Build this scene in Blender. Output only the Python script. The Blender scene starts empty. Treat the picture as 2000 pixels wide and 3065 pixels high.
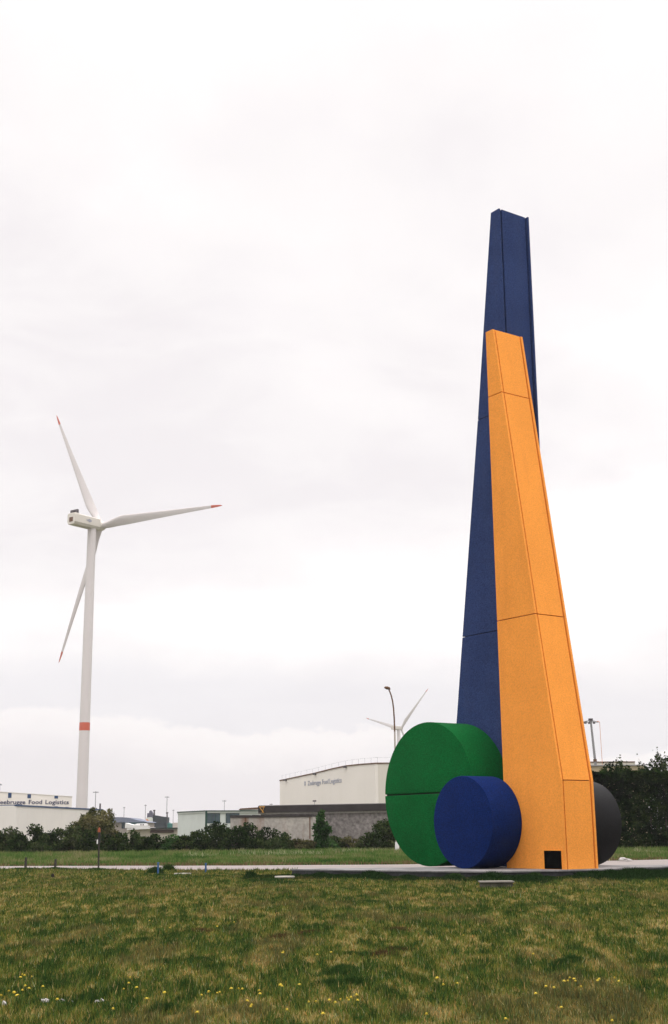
import bpy, bmesh, math, random
import numpy as np
from mathutils import Vector, Matrix

# ------------------------------------------------------------------ camera, sky, sun, exposure
SC = bpy.context.scene
COL = SC.collection
CAM_H = 1.6
FPX = 3869.1                      # focal length in pixels of the 2000 x 3065 photograph
PITCH = math.radians(13.8946)
ROLL = math.radians(0.532)

fwd = np.array([0, math.cos(PITCH), math.sin(PITCH)])
_r0 = np.array([1, 0, 0.0]); _u0 = np.cross(_r0, fwd)
rgt = _r0 * math.cos(ROLL) - _u0 * math.sin(ROLL)
upv = _u0 * math.cos(ROLL) + _r0 * math.sin(ROLL)
EYE = np.array([0, 0, CAM_H])

cd = bpy.data.cameras.new('camera'); cam = bpy.data.objects.new('camera', cd); COL.objects.link(cam)
cd.sensor_fit = 'VERTICAL'; cd.sensor_height = 36; cd.sensor_width = 36
cd.lens = FPX / 3065 * 36
cd.clip_start = 0.1; cd.clip_end = 12000
cam.matrix_world = Matrix(((rgt[0], upv[0], -fwd[0], 0), (rgt[1], upv[1], -fwd[1], 0), (rgt[2], upv[2], -fwd[2], CAM_H), (0, 0, 0, 1)))
SC.camera = cam

SUN_EL, SUN_AZ = 66, 165          # behind the camera, a little to the right (azimuth from +Y clockwise)
w = bpy.data.worlds.new('World'); SC.world = w; w.use_nodes = True
nt = w.node_tree; nt.nodes.clear(); N = nt.nodes.new; Lk = nt.links.new
out = N('ShaderNodeOutputWorld'); bg = N('ShaderNodeBackground'); Lk(bg.outputs[0], out.inputs[0])
sky = N('ShaderNodeTexSky'); sky.sky_type = 'NISHITA'; sky.sun_disc = False
sky.sun_elevation = math.radians(SUN_EL); sky.sun_rotation = math.radians(SUN_AZ)
skys = N('ShaderNodeVectorMath'); skys.operation = 'SCALE'; skys.inputs['Scale'].default_value = 0.1
Lk(sky.outputs[0], skys.inputs[0])
tc = N('ShaderNodeTexCoord'); sep = N('ShaderNodeSeparateXYZ'); Lk(tc.outputs['Generated'], sep.inputs[0])
def wmath(op, a, b=None, clamp=False):
    m = N('ShaderNodeMath'); m.operation = op; m.use_clamp = clamp
    for i, v in enumerate((a, b)):
        if v is None: continue
        if isinstance(v, (int, float)): m.inputs[i].default_value = v
        else: Lk(v, m.inputs[i])
    return m.outputs[0]
def wmix(fac, a, b, blend='MIX'):
    m = N('ShaderNodeMix'); m.data_type = 'RGBA'; m.blend_type = blend
    for i, v in ((0, fac), (6, a), (7, b)):
        if isinstance(v, (int, float)): m.inputs[i].default_value = v
        elif isinstance(v, tuple): m.inputs[i].default_value = v + (1,)
        else: Lk(v, m.inputs[i])
    return m.outputs[2]
zc = wmath('MAXIMUM', sep.outputs[2], 0.0)
den = wmath('ADD', zc, 0.16)
cx = wmath('DIVIDE', sep.outputs[0], den); cy = wmath('DIVIDE', sep.outputs[1], den)
cmb = N('ShaderNodeCombineXYZ'); Lk(cx, cmb.inputs[0]); Lk(cy, cmb.inputs[1])
def wnoise(scale, det, rough, off, dist=0.0):
    mp = N('ShaderNodeMapping'); mp.inputs['Location'].default_value = off; Lk(cmb.outputs[0], mp.inputs[0])
    n = N('ShaderNodeTexNoise'); n.inputs['Scale'].default_value = scale; n.inputs['Detail'].default_value = det
    n.inputs['Roughness'].default_value = rough; n.inputs['Distortion'].default_value = dist
    Lk(mp.outputs[0], n.inputs['Vector']); return n.outputs[0]
def wramp(v, a, b):
    m = N('ShaderNodeMapRange'); m.interpolation_type = 'SMOOTHSTEP'
    m.inputs[1].default_value = a; m.inputs[2].default_value = b; Lk(v, m.inputs[0]); return m.outputs[0]
big = wramp(wnoise(0.95, 5, 0.5, (3.1, 1.7, 0), 0.3), 0.36, 0.66)
small = wramp(wnoise(3.2, 6, 0.6, (7.3, 0.4, 2), 0.6), 0.38, 0.66)
cloud = wmix(big, (0.955, 0.91, 0.92), (1.20, 1.165, 1.145))
cloud = wmix(wmath('MULTIPLY', small, 0.45), cloud, (1.08, 1.045, 1.03))
# the darker bellies and bright heads of the far low cumulus
lowm = wramp(zc, 0.16, 0.02)
lown = N('ShaderNodeTexNoise'); lown.inputs['Scale'].default_value = 9; lown.inputs['Detail'].default_value = 6
lmp = N('ShaderNodeMapping'); lmp.inputs['Scale'].default_value = (1, 1, 4.5); lmp.inputs['Location'].default_value = (0.3, 0, 0.2)
Lk(tc.outputs['Generated'], lmp.inputs[0]); Lk(lmp.outputs[0], lown.inputs['Vector'])
lowc = wmix(wramp(lown.outputs[0], 0.46, 0.55), (0.885, 0.85, 0.865), (1.05, 1.01, 1.00))
cloud = wmix(wmath('MULTIPLY', lowm, 0.75), cloud, lowc)
# a bank of cumulus low over the horizon: billowing bright heads, pinkish grey body
def dnoise(scale, det, rough, stretch):
    mp = N('ShaderNodeMapping'); mp.inputs['Scale'].default_value = stretch; mp.inputs['Location'].default_value = (1.7, 0.2, 0.9); Lk(tc.outputs['Generated'], mp.inputs[0])
    n = N('ShaderNodeTexNoise'); n.inputs['Scale'].default_value = scale; n.inputs['Detail'].default_value = det; n.inputs['Roughness'].default_value = rough
    Lk(mp.outputs[0], n.inputs['Vector']); return n.outputs[0]
def bank(level, amp, scale, a, b, soft, c_head, c_body, depth, prev, opac):
    n1 = dnoise(scale, 1, 0.5, (1, 1, 0.3)); n2 = dnoise(scale * 7, 5, 0.6, (1, 1, 1.6))
    top = wmath('ADD', wmath('ADD', wmath('MULTIPLY', wmath('SUBTRACT', n1, 0.5), amp), wmath('MULTIPLY', wmath('SUBTRACT', n2, 0.5), amp * 0.35)), level)
    d = wmath('SUBTRACT', top, sep.outputs[2])
    mask = wmath('MULTIPLY', wramp(d, 0.0, soft), opac)
    return wmix(mask, prev, wmix(wramp(d, 0.0, depth), c_head, c_body))
cloud = bank(0.150, 0.10, 2.2, 0, 1, 0.05, (1.02, 0.98, 0.98), (0.925, 0.90, 0.925), 0.05, cloud, 0.8)
cloud = bank(0.072, 0.085, 4.5, 0, 1, 0.006, (1.08, 1.03, 1.015), (0.91, 0.865, 0.88), 0.045, cloud, 0.92)
# an overcast sky is brighter overhead than at the horizon
zen = wmath('ADD', wmath('MULTIPLY', wramp(zc, 0.57, 0.95), 2.9), 1.0)
zv = N('ShaderNodeVectorMath'); zv.operation = 'SCALE'; Lk(cloud, zv.inputs[0]); Lk(zen, zv.inputs['Scale'])
allsky = wmix(0.95, skys.outputs[0], zv.outputs[0])
Lk(allsky, bg.inputs[0]); bg.inputs[1].default_value = 1.0

sd = bpy.data.lights.new('sun', 'SUN'); sun = bpy.data.objects.new('sun', sd); COL.objects.link(sun)
sd.energy = 0.6; sd.angle = math.radians(25); sd.color = (1.0, 0.955, 0.90)
e, a = math.radians(SUN_EL), math.radians(SUN_AZ)
sdir = Vector((math.sin(a) * math.cos(e), math.cos(a) * math.cos(e), math.sin(e)))
sun.rotation_euler = sdir.to_track_quat('Z', 'Y').to_euler()

SC.view_settings.view_transform = 'Standard'; SC.view_settings.look = 'None'
SC.view_settings.gamma = 1; SC.view_settings.exposure = 0.0
SC.cycles.volume_bounces = 0; SC.cycles.max_bounces = 6

# ------------------------------------------------------------------ survey: pixels of the photo -> places on the ground
def ray(x, y): return fwd * FPX + rgt * (x - 1000) - upv * (y - 1532.5)
def atY(x, y, Y): d = ray(x, y); return EYE + d * (Y / d[1])
def atZ(x, y, Z=0.0): d = ray(x, y); return EYE + d * ((Z - CAM_H) / d[2])

# ------------------------------------------------------------------ materials
MAT = {}
def mat(name, col, rough=0.8, var=0.0, vscale=3.0, bump=0.0, bscale=20.0, metal=0.0, col2=None, fine=0.0, fscale=60.0, streak=None, spec=0.3):
    if name in MAT: return MAT[name]
    m = bpy.data.materials.new(name); m.use_nodes = True; t = m.node_tree
    b = t.nodes['Principled BSDF']; b.inputs['Roughness'].default_value = rough; b.inputs['Metallic'].default_value = metal
    b.inputs['Specular IOR Level'].default_value = spec
    tc = t.nodes.new('ShaderNodeTexCoord'); src = None
    def noise(scale, det=5, stretch=(1, 1, 1)):
        mp = t.nodes.new('ShaderNodeMapping'); mp.inputs['Scale'].default_value = stretch
        t.links.new(tc.outputs['Object'], mp.inputs[0])
        n = t.nodes.new('ShaderNodeTexNoise'); n.inputs['Scale'].default_value = scale; n.inputs['Detail'].default_value = det
        t.links.new(mp.outputs[0], n.inputs['Vector']); return n.outputs[0]
    def ramp(v, a, b2):
        r = t.nodes.new('ShaderNodeMapRange'); r.inputs[1].default_value = a; r.inputs[2].default_value = b2
        t.links.new(v, r.inputs[0]); return r.outputs[0]
    def mix(f, a, b2, blend='MIX'):
        r = t.nodes.new('ShaderNodeMix'); r.data_type = 'RGBA'; r.blend_type = blend
        for i, v in ((0, f), (6, a), (7, b2)):
            if isinstance(v, (int, float)): r.inputs[i].default_value = v
            elif isinstance(v, tuple): r.inputs[i].default_value = v[:3] + (1,)
            else: t.links.new(v, r.inputs[i])
        return r.outputs[2]
    c = tuple(col)
    if var or col2:
        c2 = col2 or tuple(x * (1 - var) for x in col)
        c = mix(ramp(noise(vscale), 0.35, 0.65), c, c2)
    if fine:
        k1 = tuple(x * (1 - fine) for x in (1, 1, 1)); k2 = tuple(x * (1 + fine) for x in (1, 1, 1))
        c = mix(1.0, c, mix(ramp(noise(fscale, 3), 0.3, 0.7), k1, k2), 'MULTIPLY')
    if streak:
        sc, amt, scol = streak
        f = ramp(noise(sc, 4, (1, 1, 0.12)), 0.52, 0.72)
        mm = t.nodes.new('ShaderNodeMath'); mm.operation = 'MULTIPLY'; mm.inputs[1].default_value = amt; t.links.new(f, mm.inputs[0])
        c = mix(mm.outputs[0], c, scol)
    if isinstance(c, tuple): b.inputs['Base Color'].default_value = c[:3] + (1,)
    else: t.links.new(c, b.inputs['Base Color'])
    if bump:
        bn = t.nodes.new('ShaderNodeBump'); bn.inputs['Strength'].default_value = bump; bn.inputs['Distance'].default_value = 0.02
        t.links.new(noise(bscale), bn.inputs['Height']); t.links.new(bn.outputs[0], b.inputs['Normal'])
    MAT[name] = m; return m

def leafmat(name, trans=0.25):
    if name in MAT: return MAT[name]
    m = bpy.data.materials.new(name); m.use_nodes = True; t = m.node_tree; t.nodes.clear()
    o = t.nodes.new('ShaderNodeOutputMaterial'); at = t.nodes.new('ShaderNodeAttribute'); at.attribute_name = 'leaf_colour'
    d = t.nodes.new('ShaderNodeBsdfDiffuse'); tr = t.nodes.new('ShaderNodeBsdfTranslucent'); mx = t.nodes.new('ShaderNodeMixShader')
    mx.inputs[0].default_value = trans
    t.links.new(at.outputs['Color'], d.inputs[0]); t.links.new(at.outputs['Color'], tr.inputs[0])
    t.links.new(d.outputs[0], mx.inputs[1]); t.links.new(tr.outputs[0], mx.inputs[2]); t.links.new(mx.outputs[0], o.inputs[0])
    MAT[name] = m; return m

ORANGE = mat('orange_paint', (0.93, 0.345, 0.060), 0.75, var=0.07, vscale=0.5, fine=0.12, fscale=24, bump=0.25, bscale=30, spec=0.08, streak=(1.6, 0.22, (0.62, 0.21, 0.04)))
BLUE = mat('blue_paint', (0.031, 0.053, 0.152), 0.85, spec=0.06, var=0.15, vscale=0.5, fine=0.38, fscale=22, bump=0.25, bscale=30, streak=(1.4, 0.22, (0.05, 0.07, 0.15)))
BLUED = mat('bright_blue_paint', (0.0030, 0.0165, 0.098), 0.85, spec=0.06, var=0.12, vscale=0.9, fine=0.38, fscale=22, bump=0.25, bscale=30)
GREEN = mat('green_paint', (0.002, 0.105, 0.022), 0.85, spec=0.06, var=0.15, vscale=0.8, fine=0.42, fscale=22, bump=0.25, bscale=30)
BLACK = mat('black_paint', (0.008, 0.008, 0.009), 0.6, spec=0.15, var=0.1, vscale=0.9, fine=0.38, fscale=22, bump=0.25, bscale=30)
JO = mat('orange_joint', (0.22, 0.05, 0.01)); JB = mat('blue_joint', (0.006, 0.010, 0.03)); JG = mat('green_joint', (0.002, 0.012, 0.004))
HATCH = mat('hatch_black', (0.003, 0.003, 0.003), 0.95, spec=0.0)
PLTOP = mat('plinth_concrete', (0.25, 0.243, 0.242), 0.85, var=0.42, vscale=1.3, fine=0.15, fscale=14, bump=0.3)
PLSIDE = mat('painted_shade_stained_concrete', (0.040, 0.042, 0.043), 0.9, var=0.5, vscale=1.5, fine=0.3, fscale=12, bump=0.4)  # plinth side: its shade is painted into this dark colour, along with staining
ROADM = mat('pale_concrete_road', (0.262, 0.228, 0.212), 0.9, var=0.14, vscale=0.25, fine=0.1, fscale=5)
TURB = mat('turbine_white', (0.65, 0.61, 0.605), 0.45, var=0.04, vscale=0.1)
TURBN = mat('nacelle_cream', (0.66, 0.62, 0.56), 0.5)
RED = mat('signal_red', (0.55, 0.11, 0.06), 0.5)
DGREY = mat('dark_grey', (0.07, 0.06, 0.065), 0.7)
CONC = mat('grey_concrete', (0.36, 0.34, 0.31), 0.9, var=0.25, vscale=4, fine=0.2, fscale=30, bump=0.4)
WOOD = mat('weathered_wood', (0.05, 0.045, 0.038), 0.9, var=0.4, vscale=9, bump=0.5)
BPOST = mat('blue_plastic', (0.03, 0.10, 0.25), 0.5, fine=0.15)
OCAP = mat('orange_plastic', (0.34, 0.085, 0.035), 0.6)
WHITE = mat('white_enamel', (0.72, 0.71, 0.70), 0.6)
STONE = mat('white_stone', (0.46, 0.43, 0.41), 0.8, var=0.3, vscale=20, bump=0.6)
GALV = mat('galvanised_steel', (0.26, 0.26, 0.27), 0.55, fine=0.1, fscale=6)
LPOLE = mat('pole_grey_paint', (0.42, 0.37, 0.33), 0.6, fine=0.08)
RUST = mat('rusty_brown', (0.13, 0.065, 0.035), 0.8, fine=0.2)
FAINT = mat('far_steel', (0.20, 0.19, 0.20), 0.8)
WALLW = mat('white_cladding', (0.77, 0.735, 0.695), 0.7, var=0.06, vscale=0.15, streak=(0.9, 0.12, (0.50, 0.47, 0.40)))
WALLS = mat('grey_cladding', (0.60, 0.565, 0.51), 0.7, var=0.08, vscale=0.15, streak=(0.9, 0.2, (0.45, 0.42, 0.33)))
WALLC = mat('cream_cladding', (0.80, 0.755, 0.70), 0.7, var=0.05, vscale=0.1, streak=(0.6, 0.1, (0.62, 0.56, 0.46)))
WALLCS = mat('sand_cladding', (0.66, 0.62, 0.55), 0.7, var=0.05, vscale=0.1)
ROOFM = mat('roof_membrane', (0.28, 0.27, 0.27), 0.9)
NAVY = mat('navy_paint', (0.014, 0.022, 0.085), 0.6)
BLUESQ = mat('petrol_blue_panel', (0.012, 0.050, 0.14), 0.5)
FADED = mat('faded_blue_paint', (0.34, 0.35, 0.41), 0.7)
FASCIA = mat('dark_fascia', (0.040, 0.034, 0.033), 0.85, var=0.3, vscale=1.2, fine=0.15)
PEBBLE = mat('pebbledash', (0.235, 0.215, 0.205), 0.95, var=0.2, vscale=1.0, fine=0.4, fscale=3.0, bump=0.6, bscale=6)
SHEDW = mat('rust_stained_concrete', (0.40, 0.37, 0.34), 0.9, var=0.2, vscale=0.9, fine=0.18, fscale=3.5, streak=(0.9, 0.75, (0.20, 0.095, 0.05)))
PANELW = mat('pale_green_panel', (0.60, 0.64, 0.61), 0.6, var=0.08, vscale=0.5)
DKGREEN = mat('dark_green_metal', (0.008, 0.05, 0.035), 0.6)
GLASS = mat('dark_glass', (0.045, 0.085, 0.105), 0.12, var=0.5, vscale=0.6, spec=0.6)
YELL = mat('yellow_frame', (0.50, 0.26, 0.05), 0.6)
TEAL = mat('teal_hull', (0.05, 0.26, 0.23), 0.6, var=0.15, vscale=0.1)
SLATE = mat('slate_roof', (0.17, 0.19, 0.25), 0.8)
SHIPD = mat('ship_dark', (0.014, 0.026, 0.032), 0.7, fine=0.4, fscale=0.6)
TANW = mat('tan_wall', (0.42, 0.35, 0.23), 0.8, var=0.1)
BARK = mat('bark', (0.055, 0.042, 0.032), 0.95, bump=0.5)
LEAF = leafmat('foliage'); GRASSM = leafmat('grass_blades', 0.2)
PETAL = mat('yellow_petal', (0.62, 0.46, 0.035), 0.6); STEM = mat('flower_stem', (0.08, 0.13, 0.03), 0.8)
ORN = mat('orange_line', (0.60, 0.22, 0.09), 0.7)

# ------------------------------------------------------------------ helpers
def link(o, parent=None):
    COL.objects.link(o)
    if parent is not None: o.parent = parent
    return o
def tag(o, label=None, cat=None, group=None, kind=None):
    if label: o['label'] = label
    if cat: o['category'] = cat
    if group: o['group'] = group
    if kind: o['kind'] = kind
    return o
def thing(name, label, cat, loc=(0, 0, 0), rz=0.0, group=None):
    o = bpy.data.objects.new(name, None); o.location = tuple(float(v) for v in loc); o.rotation_euler = (0, 0, rz)
    o.empty_display_size = 0.2
    link(o); return tag(o, label, cat, group)
class MB:
    def __init__(s): s.v = []; s.f = []
    def add(s, vs, fs):
        k = len(s.v); s.v += [tuple(float(q) for q in p) for p in vs]; s.f += [tuple(i + k for i in f) for f in fs]; return s
    def box(s, x0, x1, y0, y1, z0, z1):
        vs = [(x, y, z) for x in (x0, x1) for y in (y0, y1) for z in (z0, z1)]
        return s.add(vs, [(0, 1, 3, 2), (4, 6, 7, 5), (0, 4, 5, 1), (2, 3, 7, 6), (0, 2, 6, 4), (1, 5, 7, 3)])
    def prism(s, pts, off):                       # pts: closed 3-D polygon, off: extrusion vector
        n = len(pts); p = [np.array(q, float) for q in pts]; off = np.array(off, float)
        return s.add(p + [q + off for q in p], [tuple(range(n))[::-1], tuple(range(n, 2 * n))] + [(i, (i + 1) % n, (i + 1) % n + n, i + n) for i in range(n)])
    def tube(s, pts, rad, seg=12, cap=True):
        pts = [Vector([float(c) for c in p]) for p in pts]; rings = []; k0 = len(s.v)
        if not hasattr(rad, '__len__'): rad = [rad] * len(pts)
        ref = None
        for i, p in enumerate(pts):
            d = (pts[min(i + 1, len(pts) - 1)] - pts[max(i - 1, 0)]).normalized()
            if ref is None: ref = Vector((1, 0, 0)) if abs(d.x) < 0.8 else Vector((0, 1, 0))
            a = d.cross(ref).normalized(); b = d.cross(a)
            ref = b.cross(d) * -1 if False else ref
            s.v += [tuple(p + (a * math.cos(t) + b * math.sin(t)) * rad[i]) for t in [2 * math.pi * j / seg for j in range(seg)]]
        for i in range(len(pts) - 1):
            for j in range(seg):
                q = k0 + i * seg; s.f.append((q + j, q + (j + 1) % seg, q + seg + (j + 1) % seg, q + seg + j))
        if cap:
            s.f.append(tuple(k0 + j for j in range(seg))[::-1]); s.f.append(tuple(k0 + (len(pts) - 1) * seg + j for j in range(seg)))
        return s
    def build(s, name, m, parent=None, local=False, smooth=False, bevel=0.0, label=None):
        v = s.v
        if parent is not None and not local:
            L = parent.location
            if parent.parent is not None: L = parent.location + parent.parent.location
            v = [(p[0] - L[0], p[1] - L[1], p[2] - L[2]) for p in v]
        me = bpy.data.meshes.new(name); me.from_pydata(v, [], s.f)
        bm = bmesh.new(); bm.from_mesh(me); bmesh.ops.recalc_face_normals(bm, faces=bm.faces)
        if bevel:
            ed = [x for x in bm.edges if len(x.link_faces) == 2 and x.calc_face_angle(0) > 0.6]
            bmesh.ops.bevel(bm, geom=ed, offset=bevel, segments=2, affect='EDGES', profile=0.6, clamp_overlap=True)
        bm.to_mesh(me); bm.free()
        for mm in (m if isinstance(m, (list, tuple)) else [m]): me.materials.append(mm)
        if smooth:
            me.polygons.foreach_set('use_smooth', [True] * len(me.polygons)); me.set_sharp_from_angle(angle=math.radians(35))
        o = bpy.data.objects.new(name, me); link(o, parent)
        if label: o['label'] = label
        return o
def copy_tree(o, parent=None):
    c = o.copy(); link(c); c.parent = parent
    for ch in [x for x in COL.objects if x.parent == o]: copy_tree(ch, c)
    return c

# value noise for colour patches
_g = np.random.default_rng(5).random((256, 256))
def vnoise(x, y):
    xi = np.floor(x).astype(int); yi = np.floor(y).astype(int); fx = x - xi; fy = y - yi
    fx = fx * fx * (3 - 2 * fx); fy = fy * fy * (3 - 2 * fy)
    g = lambda i, j: _g[i % 256, j % 256]
    return (g(xi, yi) * (1 - fx) + g(xi + 1, yi) * fx) * (1 - fy) + (g(xi, yi + 1) * (1 - fx) + g(xi + 1, yi + 1) * fx) * fy
def fbm(x, y, o=4):
    r = 0; a = 0.5; t = 0
    for i in range(o): r = r + a * vnoise(x * 2 ** i + 17 * i, y * 2 ** i + 31 * i); t += a; a *= 0.55
    return r / t

def tri_mesh(name, V, C, m, nper=3):
    """V: (n*nper,3) corners; C: (n,3) colour per face"""
    n = len(V) // nper
    me = bpy.data.meshes.new(name); me.vertices.add(n * nper); me.loops.add(n * nper); me.polygons.add(n)
    me.vertices.foreach_set('co', V.astype(np.float32).ravel())
    me.loops.foreach_set('vertex_index', np.arange(n * nper, dtype=np.int32))
    me.polygons.foreach_set('loop_start', np.arange(0, n * nper, nper, dtype=np.int32))
    at = me.color_attributes.new('leaf_colour', 'FLOAT_COLOR', 'POINT')
    c4 = np.ones((n * nper, 4), np.float32); c4[:, :3] = np.repeat(C, nper, 0); at.data.foreach_set('color', c4.ravel())
    me.update(calc_edges=True); me.materials.append(m); return me

# ------------------------------------------------------------------ the ground, road
def ground():
    m = bpy.data.materials.new('thatch_soil'); m.use_nodes = True; t = m.node_tree; b = t.nodes['Principled BSDF']; b.inputs['Roughness'].default_value = 1
    b.inputs['Specular IOR Level'].default_value = 0.05
    tc = t.nodes.new('ShaderNodeTexCoord'); n = t.nodes.new('ShaderNodeTexNoise'); n.inputs['Scale'].default_value = 0.7; n.inputs['Detail'].default_value = 9
    n.inputs['Roughness'].default_value = 0.65
    t.links.new(tc.outputs['Object'], n.inputs['Vector']); r = t.nodes.new('ShaderNodeValToRGB'); t.links.new(n.outputs[0], r.inputs[0])
    cr = r.color_ramp; cr.elements[0].position = 0.32; cr.elements[0].color = (0.030, 0.045, 0.014, 1); cr.elements[1].position = 0.68; cr.elements[1].color = (0.12, 0.085, 0.045, 1)
    x = cr.elements.new(0.5); x.color = (0.065, 0.070, 0.026, 1)
    t.links.new(r.outputs[0], b.inputs['Base Color'])
    mb = MB(); mb.add([(-5000, -300, 0), (5000, -300, 0), (5000, 6000, 0), (-5000, 6000, 0)], [(0, 1, 2, 3)])
    tag(mb.build('ground', m), 'flat grassy ground with brown and green patches reaching to the horizon', 'ground', kind='structure')
ground()
far_px = [(-260, 2598), (-130, 2596), (0, 2593.5), (350, 2592.5), (700, 2592), (1200, 2588.5), (1850, 2577), (2300, 2566)]
near_px = [(-260, 2602), (-130, 2602), (0, 2602), (316, 2605), (450, 2607), (760, 2607), (900, 2606), (1300, 2604), (2000, 2596), (2300, 2590)]
road_far = [atZ(*p) for p in far_px]; road_near = [atZ(*p) for p in near_px]
def edgeY(E, X): return np.interp(X, [p[0] for p in E], [p[1] for p in E])
xs = np.linspace(-22, 26, 80)
mb = MB(); vs = []
wob = lambda x: 0.25 * (vnoise(x * 0.9 + 3, x * 0 + 2) - 0.5) + 0.15 * (vnoise(x * 3.1, x * 0 + 9) - 0.5)
for X in xs: vs += [(X, edgeY(road_near, X) + float(wob(np.array(X))), 0.02), (X, edgeY(road_far, X) + float(wob(np.array(X + 50))), 0.02)]
mb.add(vs, [(2 * i, 2 * i + 2, 2 * i + 3, 2 * i + 1) for i in range(len(xs) - 1)])
tag(mb.build('road', ROADM), 'pale concrete road running across behind the sculpture', 'road', kind='structure')

# ------------------------------------------------------------------ plinth
PZ = 0.24
front = [atZ(x, y, PZ) for x, y in ((874, 2601), (1100, 2604), (1290, 2606.5), (1400, 2607.5), (1550, 2607), (1700, 2604), (1788, 2601.5), (1900, 2597), (2000, 2593), (2200, 2586))]
back = [(front[-1][0] + 1.0, 52.3), (front[0][0] + 0.6, 51.6)]
poly = [(p[0], p[1]) for p in front] + back
pl = thing('plinth', 'low grey concrete plinth with shade painted on its dark stained edge under the coloured sculpture', 'plinth', (6, 47, 0))
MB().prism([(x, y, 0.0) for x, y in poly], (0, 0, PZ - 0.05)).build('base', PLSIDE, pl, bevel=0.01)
cx_, cy_ = np.mean(poly, 0)
top = [(cx_ + (x - cx_) * 1.004, cy_ + (y - cy_) * 1.012) for x, y in poly]
MB().prism([(x, y, PZ - 0.05) for x, y in top], (0, 0, 0.05)).build('slab', PLTOP, pl, bevel=0.008)

# ------------------------------------------------------------------ the sculpture  (local x along the broad faces, y into their depth)
A = math.radians(55.009); NV = np.array([math.sin(A), math.cos(A)]); UV = np.array([math.cos(A), -math.sin(A)])
U0, C0 = -36.9, 35.0
base = UV * U0 + NV * C0
scu = thing('sculpture', 'tall sculpture of tapering orange and blue towers with green, blue and black discs', 'sculpture', (base[0], base[1], PZ), -A)
def slab(lab, pL, pR, y0, t, zt, seams, extra, pm, jm, rec, tp, flange, gap):
    """pL, pR: lists of (z, x) for the two slanting edges"""
    fl = lambda z, P: float(np.interp(z, [p[0] for p in P], [p[1] for p in P]))
    g = 0.014
    def outline(za, zb, inl, inr):
        zl = [za] + [p[0] for p in pL if za < p[0] < zb] + [zb]; zr = [za] + [p[0] for p in pR if za < p[0] < zb] + [zb]
        return [(fl(z, pL) + inl, 0, z) for z in zl] + [(fl(z, pR) - inr, 0, z) for z in reversed(zr)]
    o = MB().prism([(x, y0 + 0.05, z) for x, _, z in outline(0.02, zt - 0.05, rec + 0.09, rec + 0.09)], (0, t - 0.10, 0)).build('tower', jm, scu, local=True, label=lab)
    ss = [0] + seams + [zt]
    for i in range(len(ss) - 1):
        za = ss[i] + (g if i else 0.0); zb = ss[i + 1] - (g if i < len(ss) - 2 else 0)
        for nm, ya, yb in (('front_panel', y0, y0 + tp), ('back_panel', y0 + t - tp, y0 + t)):
            if nm == 'back_panel': za = ss[i] + (0.003 if i else 0.0); zb = ss[i + 1] - (0.003 if i < len(ss) - 2 else 0)
            MB().prism([(x, ya, z) for x, _, z in outline(za, zb, 0, -flange if nm == 'back_panel' else 0)], (0, yb - ya, 0)).build(nm, pm, o, local=True, bevel=0.012)
    ss = [0] + sorted(seams + extra) + [zt]
    for i in range(len(ss) - 1):
        za = ss[i] + (g if i else 0.0); zb = ss[i + 1] - (g if i < len(ss) - 2 else 0)
        MB().prism([(x, y0 + tp + gap, z) for x, _, z in outline(za, zb - 0.002, rec, rec)], (0, t - 2 * tp - gap - 0.05, 0)).build('side_panel', pm, o, local=True, bevel=0.01)
    return o
Z = lambda z: z - PZ
ot = slab('orange tower with a black hatch at its foot', [(0, -36.927 - U0), (Z(21.326), -36.927 - U0)],
     [(0, -33.90 - U0), (Z(3.318), -33.915 - U0), (Z(9.434), -34.819 - U0), (Z(18.535), -36.119 - U0), (Z(21.326), -36.492 - U0)],
     33.479 - C0, 1.62, Z(21.326), [Z(9.434), Z(18.535)], [Z(3.318)], ORANGE, JO, 0.010, 0.10, 0.02, 0.05)
bt = slab('taller blue tower behind the orange one', [(0, -41.83 - U0), (Z(3.3), -41.83 - U0), (Z(5.93), -41.449 - U0), (Z(9.434), -40.892 - U0), (Z(18.535), -39.428 - U0), (Z(27.598), -38.08 - U0)],
     [(0, -37.60 - U0), (Z(18.5), -37.58 - U0), (Z(27.598), -37.565 - U0)],
     35.102 - C0, 1.665, Z(27.598), [Z(9.434), Z(18.535)], [Z(3.318)], BLUE, JB, 0.006, 0.085, 0.10, 0.085)
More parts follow.
